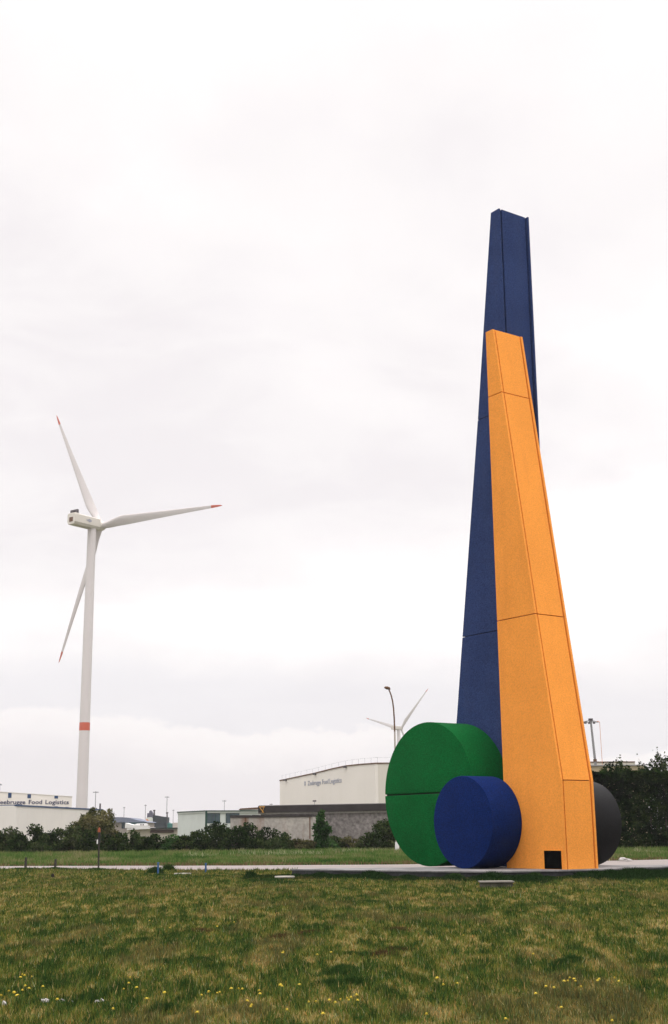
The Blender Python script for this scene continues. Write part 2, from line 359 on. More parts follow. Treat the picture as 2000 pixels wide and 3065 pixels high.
# hatch in the orange front face
def on_face(x, y, c):
    d = ray(x, y); n3 = np.array([NV[0], NV[1], 0]); q = EYE + d * (c / (d @ n3)); return (q[:2] @ UV) - U0, q[2] - PZ
h0 = on_face(1629, 2546, 33.479); h1 = on_face(1681, 2546, 33.479)
yh = 33.479 - C0
MB().box(h0[0], h1[0], yh - 0.012, yh + 0.04, 0.015, h0[1]).build('hatch', HATCH, ot, local=True)
fr = MB(); t_ = 0.035
fr.box(h0[0] - t_, h0[0], yh - 0.02, yh + 0.02, 0.0, h0[1] + t_); fr.box(h1[0], h1[0] + t_, yh - 0.02, yh + 0.02, 0.0, h0[1] + t_); fr.box(h0[0] + 0.001, h1[0] - 0.001, yh - 0.02, yh + 0.02, h0[1], h0[1] + t_)
fr.build('hatch_frame', ORANGE, ot, local=True)
def disc(lab, U, R, y0, t, m, jm, split=False):
    x0 = U - U0
    def arc(a0, a1, n): return [(x0 + R * math.cos(a0 + (a1 - a0) * i / n), y0, R + R * math.sin(a0 + (a1 - a0) * i / n)) for i in range(n + 1)]
    if not split:
        return MB().prism(arc(0, 2 * math.pi, 144)[:-1], (0, t, 0)).build('disc', m, scu, local=True, smooth=True, bevel=0.032, label=lab)
    r = R - 0.06
    o = MB().prism([(x0 + r * math.cos(i * math.pi / 48), y0 + 0.06, R + r * math.sin(i * math.pi / 48)) for i in range(96)], (0, t - 0.12, 0)).build('disc', jm, scu, local=True, label=lab)
    e_ = 0.028 / R
    MB().prism(arc(e_, math.pi - e_, 90), (0, t, 0)).build('half_disc', m, o, local=True, smooth=True, bevel=0.032)
    MB().prism(arc(math.pi + e_, 2 * math.pi - e_, 90), (0, t, 0)).build('half_disc', m, o, local=True, smooth=True, bevel=0.032)
    return o
disc('large green disc, split by a level joint', -41.191, 2.815, 33.262 - C0, 1.83, GREEN, JG, True)
disc('small bright blue disc', -37.67, 1.672, 32.035 - C0, 1.438, BLUED, JB)
disc('black disc behind the towers', -37.195, 1.60, 36.775 - C0, 1.512, BLACK, JB)

# ------------------------------------------------------------------ wind turbines
def turbine(label, hub_px, D, psi, L, th, tilt, cone, base_r, top_r, group, detail=True):
    a = math.radians(psi); t = math.radians(tilt)
    ax = np.array([math.sin(a) * math.cos(t), math.cos(a) * math.cos(t), math.sin(t)]); h = np.array([math.cos(a), -math.sin(a), 0]); v = np.cross(h, ax)
    hub = atY(*hub_px, D); flat = np.array([math.sin(a), math.cos(a), 0])
    k = L / 48.0
    bx = hub - flat * 3.6 * k; base = (bx[0], bx[1], 0)
    T = thing('wind_turbine', label, 'wind turbine', base, 0, group)
    top = hub[2] - 1.5 * k
    tw = MB().tube([(base[0], base[1], z) for z in np.linspace(0, top, 12)], list(np.linspace(base_r, top_r, 12)), 48)
    tw = tw.build('tower', TURB, T, smooth=True)
    if detail:
        z0, z1 = atY(249, 2187, bx[1])[2], atY(249, 2163, bx[1])[2]
        rr = lambda z: base_r + (top_r - base_r) * z / top + 0.02
        MB().tube([(base[0], base[1], z0), (base[0], base[1], z1)], [rr(z0), rr(z1)], 48).build('red_band', RED, tw, smooth=True)
    # nacelle: a long box with cut lower edges
    W, Hh = 1.75 * k, 1.75 * k
    def P(al, si, z): return bx + flat * al + h * si + np.array([0, 0, z + hub[2] - bx[2]])
    sec = [(-W, -Hh * 0.55), (-W * 0.7, -Hh), (W * 0.7, -Hh), (W, -Hh * 0.55), (W, Hh * 0.85), (W * 0.85, Hh), (-W * 0.85, Hh), (-W, Hh * 0.85)]
    r0, r1 = -8.8 * k, 2.0 * k
    n_ = MB().prism([P(r0, s, z) for s, z in sec], P(r1, 0, 0) - P(r0, 0, 0)).build('nacelle', TURBN, T, bevel=0.12 * k)
    if detail:
        for sgn in (-1, 1):
            q = MB(); c = P(r0 + 0.9, sgn * 0.82, Hh + 0.75)
            q.prism([c + h * i * 0.72 + np.array([0, 0, j * 0.55]) for i, j in ((-1, -1), (1, -1), (1, 1), (-1, 1))], flat * 0.7)
            q.build('cooler', DGREY, n_, bevel=0.04)
        q = MB(); q.prism([P(r0 + 0.35, s, z) for s, z in ((-1.5, Hh - 0.02), (1.5, Hh - 0.02), (1.5, Hh + 0.22), (-1.5, Hh + 0.22))], flat * 1.6); q.build('cooler_tray', TURBN, n_)
        # blue emblem on the side
        for sgn in (1, -1):
            q = MB(); c = P(-3.0, sgn * (W + 0.01), 0.25)
            pts = [c + flat * (0.95 * math.cos(u_) + 0.25 * math.cos(3 * u_)) + np.array([0, 0, 0.5 * math.sin(u_) + 0.12 * math.sin(2 * u_)]) for u_ in np.linspace(0, 2 * math.pi, 28)[:-1]]
            q.prism(pts, h * 0.03 * sgn); q.build('emblem', FADED, n_)
        q = MB(); q.prism([P(r0 - 0.02, s, z) for s, z in ((-0.8, -0.9), (0.8, -0.9), (0.8, 0.5), (-0.8, 0.5))], -flat * 0.05); q.build('rear_vent', RUST, n_)
    hb = MB(); sp = [(-1.6, 1.25), (-1.2, 1.55), (0, 1.7), (0.9, 1.5), (1.7, 0.95), (2.1, 0.35)]
    hb.tube([hub + ax * x * k for x, _ in sp], [r * k for _, r in sp], 28); HB = hb.build('hub', TURBN, T, smooth=True)
    c3 = math.radians(cone)
    for i in range(3):
        q = math.radians(th + 120 * i); er = (h * math.cos(q) + v * math.sin(q)) * math.cos(c3) + ax * math.sin(c3)
        et = np.cross(ax, er); et /= np.linalg.norm(et); en = np.cross(er, et)
        for nm, s0, s1, mm in (('blade', 0.02, 0.915, TURB), ('blade_tip', 0.915, 1.0, RED)):
            S = list(np.linspace(s0, s1, 30 if nm == 'blade' else 8)); vs = []; seg = 16
            for s in S:
                ch = float(np.interp(s, [0, 0.04, 0.10, 0.2, 0.4, 0.6, 0.8, 0.93, 0.98, 1], [2.0, 2.0, 2.6, 3.25, 2.55, 1.85, 1.25, 0.85, 0.5, 0.12])) * k
                tk = float(np.interp(s, [0, 0.04, 0.12, 0.2, 0.4, 0.7, 1], [2.0, 2.0, 1.3, 0.9, 0.55, 0.28, 0.05])) * k
                tws = math.radians(float(np.interp(s, [0, 0.2, 0.6, 1], [14, 11, 4, 0])))
                off = (0.0 if s < 0.05 else -0.18 * ch * min(1, (s - 0.05) / 0.12))
                c = hub + er * L * s + ax * (0.9 * k * s * s)
                dt = et * math.cos(tws) + en * math.sin(tws); dn = en * math.cos(tws) - et * math.sin(tws)
                for j in range(seg):
                    u_ = 2 * math.pi * j / seg; rr_ = math.cos(u_)
                    vs.append(c + dt * (ch / 2 * rr_ + off) + dn * (tk / 2 * math.sin(u_) * (1 if s < 0.06 else (0.62 + 0.38 * (-rr_)))))
            m_ = MB(); nS = len(S)
            m_.add(vs, [(i_ * seg + j, i_ * seg + (j + 1) % seg, (i_ + 1) * seg + (j + 1) % seg, (i_ + 1) * seg + j) for i_ in range(nS - 1) for j in range(seg)] + [tuple(range(seg)), tuple(range((nS - 1) * seg, nS * seg))])
            o = m_.build(nm, mm, T if nm == 'blade' else last, smooth=True)
            last = o if nm == 'blade' else last
    return T
turbine('large white wind turbine with red blade tips and a red band on its tower', (301, 1574), 400, 36.1, 48.04, -0.43, 4.2, 3.3, 1.75, 1.32, 'wind turbines')
turbine('distant pale wind turbine half hidden behind the green disc', (1201, 2180), 1100, 44.3, 43.5, 45.0, 5, 2.9, 2.0, 1.4, 'wind turbines', False)

# ------------------------------------------------------------------ buildings
class Wall:
    """a vertical wall plane through two plan points"""
    def __init__(s, a, b):
        s.a = np.array(a[:2], float); b = np.array(b[:2], float); s.s = (b - s.a) / np.linalg.norm(b - s.a); s.b = np.array([-s.s[1], s.s[0]])
        if s.b[1] < 0: s.b = -s.b
        s.len = np.linalg.norm(b - s.a)
    def px(s, x, y):
        d = ray(x, y); k = (s.a @ s.b - EYE[:2] @ s.b) / (d[:2] @ s.b); q = EYE + d * k; return float((q[:2] - s.a) @ s.s), float(q[2])
    def P(s, u, z, back=0.0): q = s.a + s.s * u + s.b * back; return np.array([q[0], q[1], z])
    def solid(s, pts, b0, b1): return MB().prism([s.P(u, z, b0) for u, z in pts], np.append(s.b * (b1 - b0), 0))
    def rect(s, u0, u1, z0, z1, b0, b1): return s.solid([(u0, z0), (u1, z0), (u1, z1), (u0, z1)], b0, b1)
def words(wall, items, name, m, parent, bold=0.02, proud=0.06):
    """items: (word, left px, right px, baseline-left px, baseline-right px, cap height px)"""
    for txt, x0, x1, yb0, yb1, cap in items:
        V = []; F = []
        cu = bpy.data.curves.new('lettering_curve', 'FONT'); cu.body = txt; cu.size = 1; cu.offset = bold; cu.resolution_u = 2
        ob = bpy.data.objects.new('lettering_curve', cu); COL.objects.link(ob); bpy.context.view_layer.update()
        me = bpy.data.meshes.new_from_object(ob.evaluated_get(bpy.context.evaluated_depsgraph_get()))
        P = np.array([v.co[:] for v in me.vertices]); fs = [tuple(p.vertices) for p in me.polygons]
        bpy.data.objects.remove(ob); bpy.data.meshes.remove(me)
        a = wall.px(x0, yb0); b = wall.px(x1, yb1); c = wall.px(x0, yb0 - cap)
        x = (P[:, 0] - P[:, 0].min()) / np.ptp(P[:, 0]); ch = 0.729
        u = a[0] + x * (b[0] - a[0]); z = a[1] + x * (b[1] - a[1]) + P[:, 1] / ch * (c[1] - a[1])
        k = len(V); V += [wall.P(uu, zz, -proud) for uu, zz in zip(u, z)]; F += [tuple(i + k for i in f) for f in fs]
        # give the letters thickness: side walls from the boundary edges
        cnt = {}
        for f in fs:
            for i in range(len(f)):
                e_ = (f[i], f[(i + 1) % len(f)]); cnt[tuple(sorted(e_))] = cnt.get(tuple(sorted(e_)), []) + [e_]
        kb = len(V); V += [wall.P(uu, zz, -0.005) for uu, zz in zip(u, z)]
        for e_, l in cnt.items():
            if len(l) == 1: i, j = l[0]; F.append((i + k, j + k, j + kb, i + kb))
        q = MB(); q.add(V, F); q.build(name, m, parent)

# -- left lower warehouse
Yc = 262.0
c0 = atY(50, 2411, Yc); hgt = c0[2]
r1 = atY(308, 2424, 313); l1 = atY(-160, 2420, 272)
b1 = thing('warehouse', 'long low pale grey warehouse wall with a dark gutter, behind the bushes at left', 'warehouse', (c0[0], c0[1], 0))
W1 = Wall(c0, r1); W0 = Wall(l1, c0)
hr = r1[2]
mbw = MB().prism([W1.P(0, 0), W1.P(0, hgt), W1.P(W1.len, hr), W1.P(W1.len, 0)], np.append(W1.b * 14, 0)); mbw.build('wall', WALLW, b1)
MB().prism([W0.P(0, 0), W0.P(0, hgt), W0.P(W0.len - 0.35, hgt), W0.P(W0.len - 0.35, 0)], np.append(W0.b * 0.3, 0)).build('end_wall', WALLS, b1)
W1.solid([(-0.05, hgt - 0.14), (W1.len, hr - 0.14), (W1.len, hr + 0.16), (-0.05, hgt + 0.16)], -0.15, 0.3).build('gutter', BLUESQ, b1)
W0.solid([(0, hgt - 0.14), (W0.len - .1, hgt - 0.14), (W0.len - .1, hgt + 0.16), (0, hgt + 0.16)], -0.15, 0.3).build('gutter', BLUESQ, b1)
p_ = atY(295, 2424, 312.0); MB().tube([(p_[0], p_[1] + 2, p_[2] - 1), (p_[0], p_[1] + 2, atY(295, 2405, 314)[2])], 0.2, 10).build('vent_pipe', DGREY, b1)
# -- upper sign building
a_ = atY(-60, 2367, 318); b_ = atY(216, 2385, 330)
W2 = Wall(a_, b_); b2 = thing('warehouse', 'taller pale warehouse carrying navy lettering and blue panels at far left', 'warehouse', (a_[0], a_[1], 0))
W2.solid([(0, 0), (W2.len, 0), (W2.len, b_[2]), (0, a_[2])], 0, 35).build('wall', WALLC, b2)
W2.solid([(0, a_[2]), (W2.len + .1, b_[2]), (W2.len + .1, b_[2] + 0.15), (0, a_[2] + 0.15)], -0.1, 35).build('roof', WALLW, b2)
for x0, x1, y0, y1 in ((24, 35, 2373, 2388), (82, 93, 2377, 2389), (163, 174, 2382, 2390), (162, 173, 2413.5, 2420), (195, 205, 2415.5, 2421)):
    q0 = W2.px(x0, y1); q1 = W2.px(x1, y0); W2.rect(q0[0], q1[0], q0[1], q1[1], -0.08, 0.05).build('panel', BLUESQ, b2)
words(W2, [('Zeebrugge', -14, 76, 2406.8, 2406.8, 13.2), ('Food', 86, 126, 2406.6, 2406.6, 13), ('Logistics', 136, 206, 2406.6, 2407, 12.8)], 'word', NAVY, b2, bold=0.014)
# -- big warehouse
pc = atY(1123, 2284, 250); plft = atY(838, 2336, 295.3)
W3 = Wall(plft, pc); b3 = thing('warehouse', 'big cream warehouse with faded lettering under its curved roof edge, behind the green disc', 'warehouse', (pc[0], pc[1], 0))
roofpx = [(838, 2336), (865, 2330.5), (905, 2322), (945, 2313.5), (990, 2302), (1037, 2292), (1080, 2287.5), (1123, 2284.5)]
prof = [W3.px(*p) for p in roofpx]
W3.solid([(prof[0][0], 0)] + [(W3.len, 0)] + prof[::-1], 0, 0.6).build('wall', WALLC, b3)
q = MB()
for i in range(len(prof) - 1):
    (u0, z0), (u1, z1) = prof[i], prof[i + 1]
    q.prism([W3.P(u0, z0 - 0.12, -0.12), W3.P(u1, z1 - 0.12, -0.12), W3.P(u1, z1 + 0.1, -0.12), W3.P(u0, z0 + 0.1, -0.12)], np.append(W3.b * 0.3, 0))
q.build('roof_edge', RUST, b3)
W4 = Wall(pc, pc[:2] + W3.b * 60)
hc = prof[-1][1]
e1 = pc[:2] + W3.b * 60
pk = pc[:2] + W3.b * 0.62
MB().prism([np.append(pk, 0), np.append(pk, hc), np.append(e1, hc + 1.0), np.append(e1, 0)], np.append(-W3.s * 0.4, 0)).build('side_wall', WALLCS, b3)
MB().prism([np.append(pc[:2] + W3.s * .1, hc - .1), np.append(pc[:2] + W3.s * .1, hc + .12), np.append(e1 + W3.s * .1, hc + 1.12), np.append(e1 + W3.s * .1, hc + .9)], np.append(-W3.s * 0.3, 0)).build('side_edge', RUST, b3)
q = MB()
for i in range(len(prof) - 1):
    (u0, z0), (u1, z1) = prof[i], prof[i + 1]
    q.prism([W3.P(u0, z0 - 0.2, 0.3), W3.P(u1, z1 - 0.2, 0.3), W3.P(u1, z1, 0.3), W3.P(u0, z0, 0.3)], np.append(W3.b * 59, 0))
q.build('roof', ROOFM, b3)
q = MB()
rp = [W3.P(u, z + 1.1, 0.5) for u, z in prof]
q.tube(rp, 0.012, 6)
for i in range(17):
    s_ = i / 16 * (len(prof) - 1); j = min(int(s_), len(prof) - 2); t = s_ - j; u = prof[j][0] * (1 - t) + prof[j + 1][0] * t; z = prof[j][1] * (1 - t) + prof[j + 1][1] * t
    q.tube([W3.P(u, z, 0.5), W3.P(u, z + 1.1, 0.5)], 0.02, 6)
q.tube([np.append(pc[:2], hc + 1.1), np.append(pc[:2] + W3.b * 10, hc + 1.25)], 0.012, 6)
q.build('railing', FAINT, b3)
for x, y in ((857, 2334), (945, 2315.5), (1036, 2294.5)):
    u, z = W3.px(x, y); MB().prism([W3.P(u - .35, z - .25, -0.55), W3.P(u + .35, z - .25, -0.55), W3.P(u + .3, z + .15, -0.55), W3.P(u - .3, z + .15, -0.55)], np.append(W3.b * 0.5, 0)).build('floodlight', DGREY, b3, bevel=0.03)
words(W3, [('Zeebrugge', 922, 961, 2351, 2347.5, 14), ('Food', 965, 984, 2347, 2345, 14.5), ('Logistics', 987, 1023, 2345, 2341.5, 15)], 'word', FADED, b3, bold=0.012)
u, z = W3.px(913.5, 2345)
W3.solid([(u - 0.35, z - 0.45), (u + 0.35, z - 0.4), (u + 0.25, z - 0.05), (u + 0.4, z + 0.25), (u + 0.1, z + 0.5), (u - 0.35, z + 0.35), (u - 0.2, z - 0.05)], -0.06, 0.02).build('emblem', FADED, b3)
# -- dark fascia building
a_ = atY(776, 2412.5, 150); b_ = atY(1330, 2403, 141)
W5 = Wall(a_, b_); b5 = thing('concrete_building', 'flat roofed pebbledash building with a deep dark fascia in front of the cream warehouse', 'building', (a_[0], a_[1], 0))
z1 = a_[2]; zf = W5.px(790, 2437)[1]
W5.rect(0.15, W5.len, 0, zf - 0.02, 0.1, 20).build('wall', PEBBLE, b5)
W5.rect(0, W5.len + .2, zf + 0.17, z1, -0.25, 20.2).build('fascia', FASCIA, b5)
W5.rect(-0.1, W5.len + .1, zf - 0.02, zf + 0.17, -0.1, 20.1).build('coping', CONC, b5)
W5.rect(0.05, W5.len, z1, z1 + 0.06, -0.2, 20).build('roof', ROOFM, b5)
q = MB(); q.tube([W5.P(0.2, z1 - .1, -0.35), W5.P(0.75, zf + .15, -0.35)], 0.05, 6); q.tube([W5.P(0.8, z1 - .1, -0.35), W5.P(0.55, zf + .15, -0.35)], 0.05, 6); q.tube([W5.P(0.2, z1 - .12, -0.35), W5.P(0.9, z1 - .12, -0.35)], 0.05, 6)
q.build('bracket', YELL, b5)
u, z = W5.px(919, 2397); q = MB(); q.tube([W5.P(u, z1, 2), W5.P(u, z, 2)], 0.03, 6); q.build('lamp_pole', FAINT, b5)
W5.rect(u - 0.14, u + 0.14, z - .06, z + .1, 1.8, 2.2).build('lamp_head', DGREY, b5)
# -- stained low shed in front
a_ = atY(690, 2443, 141); b_ = atY(936, 2441.5, 139)
W6 = Wall(a_, b_); b6 = thing('concrete_shed', 'low rust stained concrete wall block with a dark broken cap above the bushes', 'shed', (a_[0], a_[1], 0))
W6.rect(0, W6.len, 0.75, a_[2] - 0.08, 0, 6).build('wall', SHEDW, b6)
W6.rect(0.1, W6.len - .1, 0, 0.74, 0.12, 5.8).build('plinth', mat('red_brown_base', (0.16, 0.06, 0.04), 0.9, var=0.4, vscale=2), b6)
q = MB(); rg = random.Random(3)
nseg = 26
for i in range(nseg):
    u0, u1 = W6.len * i / nseg, W6.len * (i + 1) / nseg; hh = rg.uniform(0.03, 0.14) + (0.1 if i < 8 else 0)
    q.prism([W6.P(u0, a_[2] - 0.16, -0.08), W6.P(u1, a_[2] - 0.16, -0.08), W6.P(u1, a_[2] + hh * 0.5, -0.08), W6.P(u0, a_[2] + hh * 0.5, -0.08)], np.append(W6.b * 6.1, 0))
q.build('cap', FASCIA, b6)
for x in (735, 928): u, z = W6.px(x, 2460); W6.rect(u - 0.05, u + 0.05, 0.9, a_[2] - 0.2, -0.06, -0.005).build('downpipe', RUST, b6)
# -- glazed office building
a_ = atY(594.5, 2429, 205); c_ = atY(616, 2428, 200); b_ = atY(776, 2429, 204)
b7 = thing('office_building', 'low white building with dark green corner post and dark blue glazing above the bushes', 'building', (c_[0], c_[1], 0))
W7 = Wall(c_, b_); H7 = c_[2]
W7.rect(0, W7.len, 0, H7 - 0.25, 0.05, 12).build('wall', PANELW, b7)
W7a = Wall(a_, c_); W7a.rect(0, W7a.len - 0.4, 0, H7 - 0.25, 0.0, 0.3).build('end_wall', PANELW, b7)
W7.rect(-0.1, W7.len, H7 - 0.25, H7, -0.12, 12).build('roof', PANELW, b7); W7.rect(-0.2, W7.len, H7, H7 + 0.12, -0.25, 12).build('roof_edge', DKGREEN, b7)
W7a.rect(-0.1, W7a.len - .45, H7 - 0.25, H7 + 0.1, -0.1, 0.3).build('end_roof', PANELW, b7)
W7.rect(-0.13, 0.13, 0, H7 - 0.02, -0.3, -0.13).build('corner_post', DKGREEN, b7)
for x0, x1 in ((620, 658), (677, 716)):
    u0 = W7.px(x0, 2450)[0]; u1 = W7.px(x1, 2450)[0]; zt_ = W7.px(640, 2434)[1]; zb = W7.px(640, 2464)[1]
    f_ = MB()
    for k in range(4):
        uu = u0 + (u1 - u0) * k / 3; f_.prism([W7.P(uu - .04, zb, -0.03), W7.P(uu + .04, zb, -0.03), W7.P(uu + .04, zt_, -0.03), W7.P(uu - .04, zt_, -0.03)], np.append(W7.b * 0.07, 0))
    f_ = f_.build('window', DKGREEN, b7)
    g_ = W7.rect(u0, u1, zb, zt_, 0.0, 0.045); g_.build('pane', GLASS, f_)
# roof block behind
a_ = atY(722, 2422, 207); b_ = atY(777, 2416, 207); W8 = Wall(a_, b_)
W8.solid([(0, 3), (W8.len, 3), (W8.len, b_[2] - .3), (0, b_[2] - .3)], 0, 8).build('roof_block', WALLW, b7)
W8.solid([(-0.4, a_[2] - 0.1), (W8.len, b_[2] - .25), (W8.len, b_[2]), (-0.1, a_[2] + .12)], -0.2, 8).build('block_roof', RUST, b7)
# -- tan building behind the right hedge
a_ = atY(1700, 2294, 170); b_ = atY(1928, 2289.5, 170); W9 = Wall(a_, b_)
b9 = thing('tan_building', 'tan flat roofed building just showing over the tall hedge at right', 'building', (a_[0], a_[1], 0))
W9.rect(0, W9.len, 0, a_[2], 0, 12).build('wall', TANW, b9); W9.rect(-0.1, W9.len + .1, a_[2], a_[2] + 0.14, -0.15, 12).build('roof', ROOFM, b9)

# ------------------------------------------------------------------ the harbour in the distance
def px_solid(pts, Y, depth): return MB().prism([atY(x, y, Y) for x, y in pts], (0, depth, 0))
GZ = lambda x, Y: None
h1 = thing('harbour_shed', 'low shed with a blue grey roof in the harbour, right of the olive tree', 'shed', (*atY(380, 2460, 420)[:2], 0))
px_solid([(318, 2515), (436, 2515), (436, 2459), (318, 2462)], 420, 20).build('wall', mat('beige_wall', (0.42, 0.37, 0.33), 0.8, var=0.2, vscale=0.3), h1)
px_solid([(316, 2462), (441, 2461.5), (436, 2459), (412, 2455), (388, 2448), (366, 2446), (329, 2445.5), (320, 2448)], 419, 22).build('roof', SLATE, h1)
px_solid([(372, 2467), (437, 2466), (437, 2461.8), (370, 2461.8)], 417.5, 1.2).build('canopy', mat('deep_teal', (0.02, 0.07, 0.075), 0.7), h1)
px_solid([(364, 2480), (371.5, 2480), (371.5, 2461), (364, 2461)], 410, 2).build('pillar', SHIPD, h1)
h2 = thing('ship', 'dark and teal ship with a white and orange funnel moored beyond the bushes', 'ship', (*atY(470, 2470, 520)[:2], 0))
px_solid([(437, 2500), (600, 2500), (601, 2463), (520, 2464.5), (500, 2464.5), (496, 2461), (441, 2461)], 520, 14).build('hull', TEAL, h2)
px_solid([(456, 2477), (498, 2477), (500, 2446), (478, 2443), (462, 2440), (456, 2440)], 517, 8).build('deckhouse', SHIPD, h2)
px_solid([(437.5, 2462), (456, 2462), (457, 2449), (452, 2446), (438, 2447)], 516, 4).build('funnel', mat('pale_funnel', (0.62, 0.66, 0.62), 0.6), h2)
px_solid([(436.5, 2459), (447, 2459), (443, 2453), (437.5, 2451)], 515.6, 0.3).build('funnel_mark', mat('orange_mark', (0.70, 0.28, 0.10), 0.6), h2)
px_solid([(440, 2447), (457, 2447), (457, 2437), (454, 2429), (451, 2425.5), (447, 2428), (446, 2434), (441, 2434)], 516.5, 3).build('funnel_top', mat('slate_grey_paint', (0.10, 0.10, 0.14), 0.6), h2)
for x, y0, y1 in ((462, 2424, 2441), (500.5, 2431, 2462)):
    q = MB(); q.tube([atY(x, y1, 518), atY(x, y0, 518)], [0.35, 0.2], 8); q.tube([atY(x, y0 + 4, 518), atY(x, y0, 518)], 0.45, 8); q.build('mast', DGREY, h2)
px_solid([(517, 2478), (548, 2478), (548, 2462), (517, 2462.5)], 519, 3).build('container', mat('cream_box', (0.55, 0.50, 0.46), 0.7), h2)
h3 = thing('white_boat', 'small white boat hull in front of the dark ship', 'boat', (*atY(405, 2470, 330)[:2], 0))
px_solid([(374, 2478), (440, 2478), (440, 2471), (400, 2470), (376, 2463)], 330, 5).build('hull', WHITE, h3)
px_solid([(398, 2470.5), (437, 2471.5), (439, 2467), (432, 2464.5), (410, 2465)], 331, 3.4).build('cabin', WHITE, h3)
for x in (422, 429): px_solid([(x - 2, 2470), (x + 2, 2470), (x + 2, 2467), (x - 2, 2467)], 330.9, 0.1).build('window', DGREY, h3)
h4 = thing('quay_shed', 'low cream shed with a thin black roof edge just above the bushes', 'shed', (*atY(500, 2480, 260)[:2], 0))
px_solid([(380, 2530), (592, 2530), (592, 2480), (380, 2482)], 260, 9).build('wall', mat('cream_wall', (0.66, 0.60, 0.51), 0.8, var=0.2, vscale=0.3), h4)
px_solid([(450, 2480), (596, 2478.5), (596, 2476), (450, 2478)], 259, 10).build('roof', FASCIA, h4)
px_solid([(380, 2484), (449, 2481), (449, 2476), (380, 2480)], 258.5, 8).build('pale_roof', WHITE, h4)
px_solid([(449, 2493), (520, 2492), (520, 2483), (451, 2484)], 259.6, 0.3).build('shutter', mat('brown_shutter', (0.07, 0.045, 0.035), 0.8), h4)

# ------------------------------------------------------------------ masts and lamps
def floodmast(px, py, hm, wpx, label):
    hor = 2499 - 0.0093 * px
    Y = (hm - CAM_H) * FPX * 1.06 / (hor - py) if False else (hm - CAM_H) / ((hor - py) / FPX) / 1.0
    p = atY(px, py, Y); T = thing('floodlight_mast', label, 'floodlight mast', (p[0], p[1], 0), 0, 'floodlight masts in the harbour')
    k = Y / FPX; w_ = wpx * k / 2
    MB().tube([(p[0], p[1], 0), (p[0], p[1], p[2])], [max(0.28, 0.8 * k), max(0.2, 0.6 * k)], 8).build('pole', FAINT, T)
    q = MB(); q.tube([(p[0] + w_ * math.cos(t), p[1] + w_ * math.sin(t), p[2] - 0.6) for t in np.linspace(0, 2 * math.pi, 17)], max(0.12, 0.35 * k), 5, False)
    q.tube([(p[0] - w_, p[1], p[2] - .6), (p[0] + w_, p[1], p[2] - .6)], 0.15, 5); q.tube([(p[0], p[1] - w_, p[2] - .6), (p[0], p[1] + w_, p[2] - .6)], 0.15, 5); q.build('ring', FAINT, T)
    for i in range(6):
        t = i * math.pi / 3 + 0.3; x, y = p[0] + w_ * math.cos(t), p[1] + w_ * math.sin(t); s_ = max(0.3, 1.1 * k)
        MB().box(x - s_, x + s_, y - s_ * .5, y + s_ * .5, p[2] - 0.6 - s_ * 1.1, p[2] - 0.6 + s_ * 0.5).build('lamp', FAINT, T)
for a_ in ((287, 2368, 30, 14, 'floodlight mast rising over the right end of the low warehouse'),
           (500.5, 2383, 30, 11, 'floodlight mast standing behind the dark ship'),
           (372, 2415, 25, 4, 'small faint floodlight mast above the blue grey roof'),
           (436, 2408, 25, 4.5, 'thin floodlight mast just left of the ship funnel'),
           (519, 2423, 25, 4, 'faint short floodlight mast right of the dark ship'),
           (672, 2395, 30, 10, 'floodlight mast above the glazed white building'),
           (812, 2405, 28, 8, 'faint floodlight mast at the left edge of the cream warehouse'),
           (0, 2345, 30, 8, 'floodlight mast at the left edge of the picture above the lettered warehouse')):
    floodmast(*a_)

# near street lamp behind the green disc
bp = atZ(1189.5, 2557); Yl = bp[1]
sl = thing('street_lamp', 'curved street lamp with a pale pole and rusty brown arm behind the green disc', 'street lamp', (bp[0], bp[1], 0))
pts = [(1189.5, 2557), (1188.5, 2520), (1186, 2400), (1183.5, 2300), (1182, 2240), (1181, 2190)]
ptsu = [(1181, 2190), (1179.5, 2150), (1177.5, 2120), (1174.5, 2098), (1170, 2080), (1163, 2062)]
PP = lambda l: [(*(atY(x, y, Yl)[[0]]), Yl, max(0, atY(x, y, Yl)[2])) for x, y in l]
l0 = PP(pts); l0 = [(bp[0] + (p[0] - bp[0]) * 0.35, p[1], p[2]) for p in l0]
dx = l0[-1][0] - PP(ptsu)[0][0]; l1 = [(p[0] + dx, p[1], p[2]) for p in PP(ptsu)]
MB().tube(l0, [0.12, 0.10, 0.085, 0.07, 0.062, 0.058], 16).build('pole', LPOLE, sl, smooth=True)
MB().tube(l0[:2], [0.17, 0.14], 16).build('base_sleeve', WHITE, sl, smooth=True)
MB().tube([(p[0], p[1], p[2]) for p in l1], [0.056, 0.054, 0.052, 0.05, 0.05, 0.045], 12).build('arm', RUST, sl, smooth=True)
hp = l1[-1]
q = MB(); q.tube([(hp[0] + 0.08, hp[1], hp[2] - 0.06), (hp[0] + 0.02, hp[1], hp[2] + 0.04), (hp[0] - 0.12, hp[1] - .02, hp[2] + 0.07), (hp[0] - 0.27, hp[1] - .04, hp[2] + 0.10), (hp[0] - 0.33, hp[1] - .05, hp[2] + 0.10)], [0.07, 0.11, 0.12, 0.08, 0.03], 12)
q.build('lamp_head', RUST, sl, smooth=True)

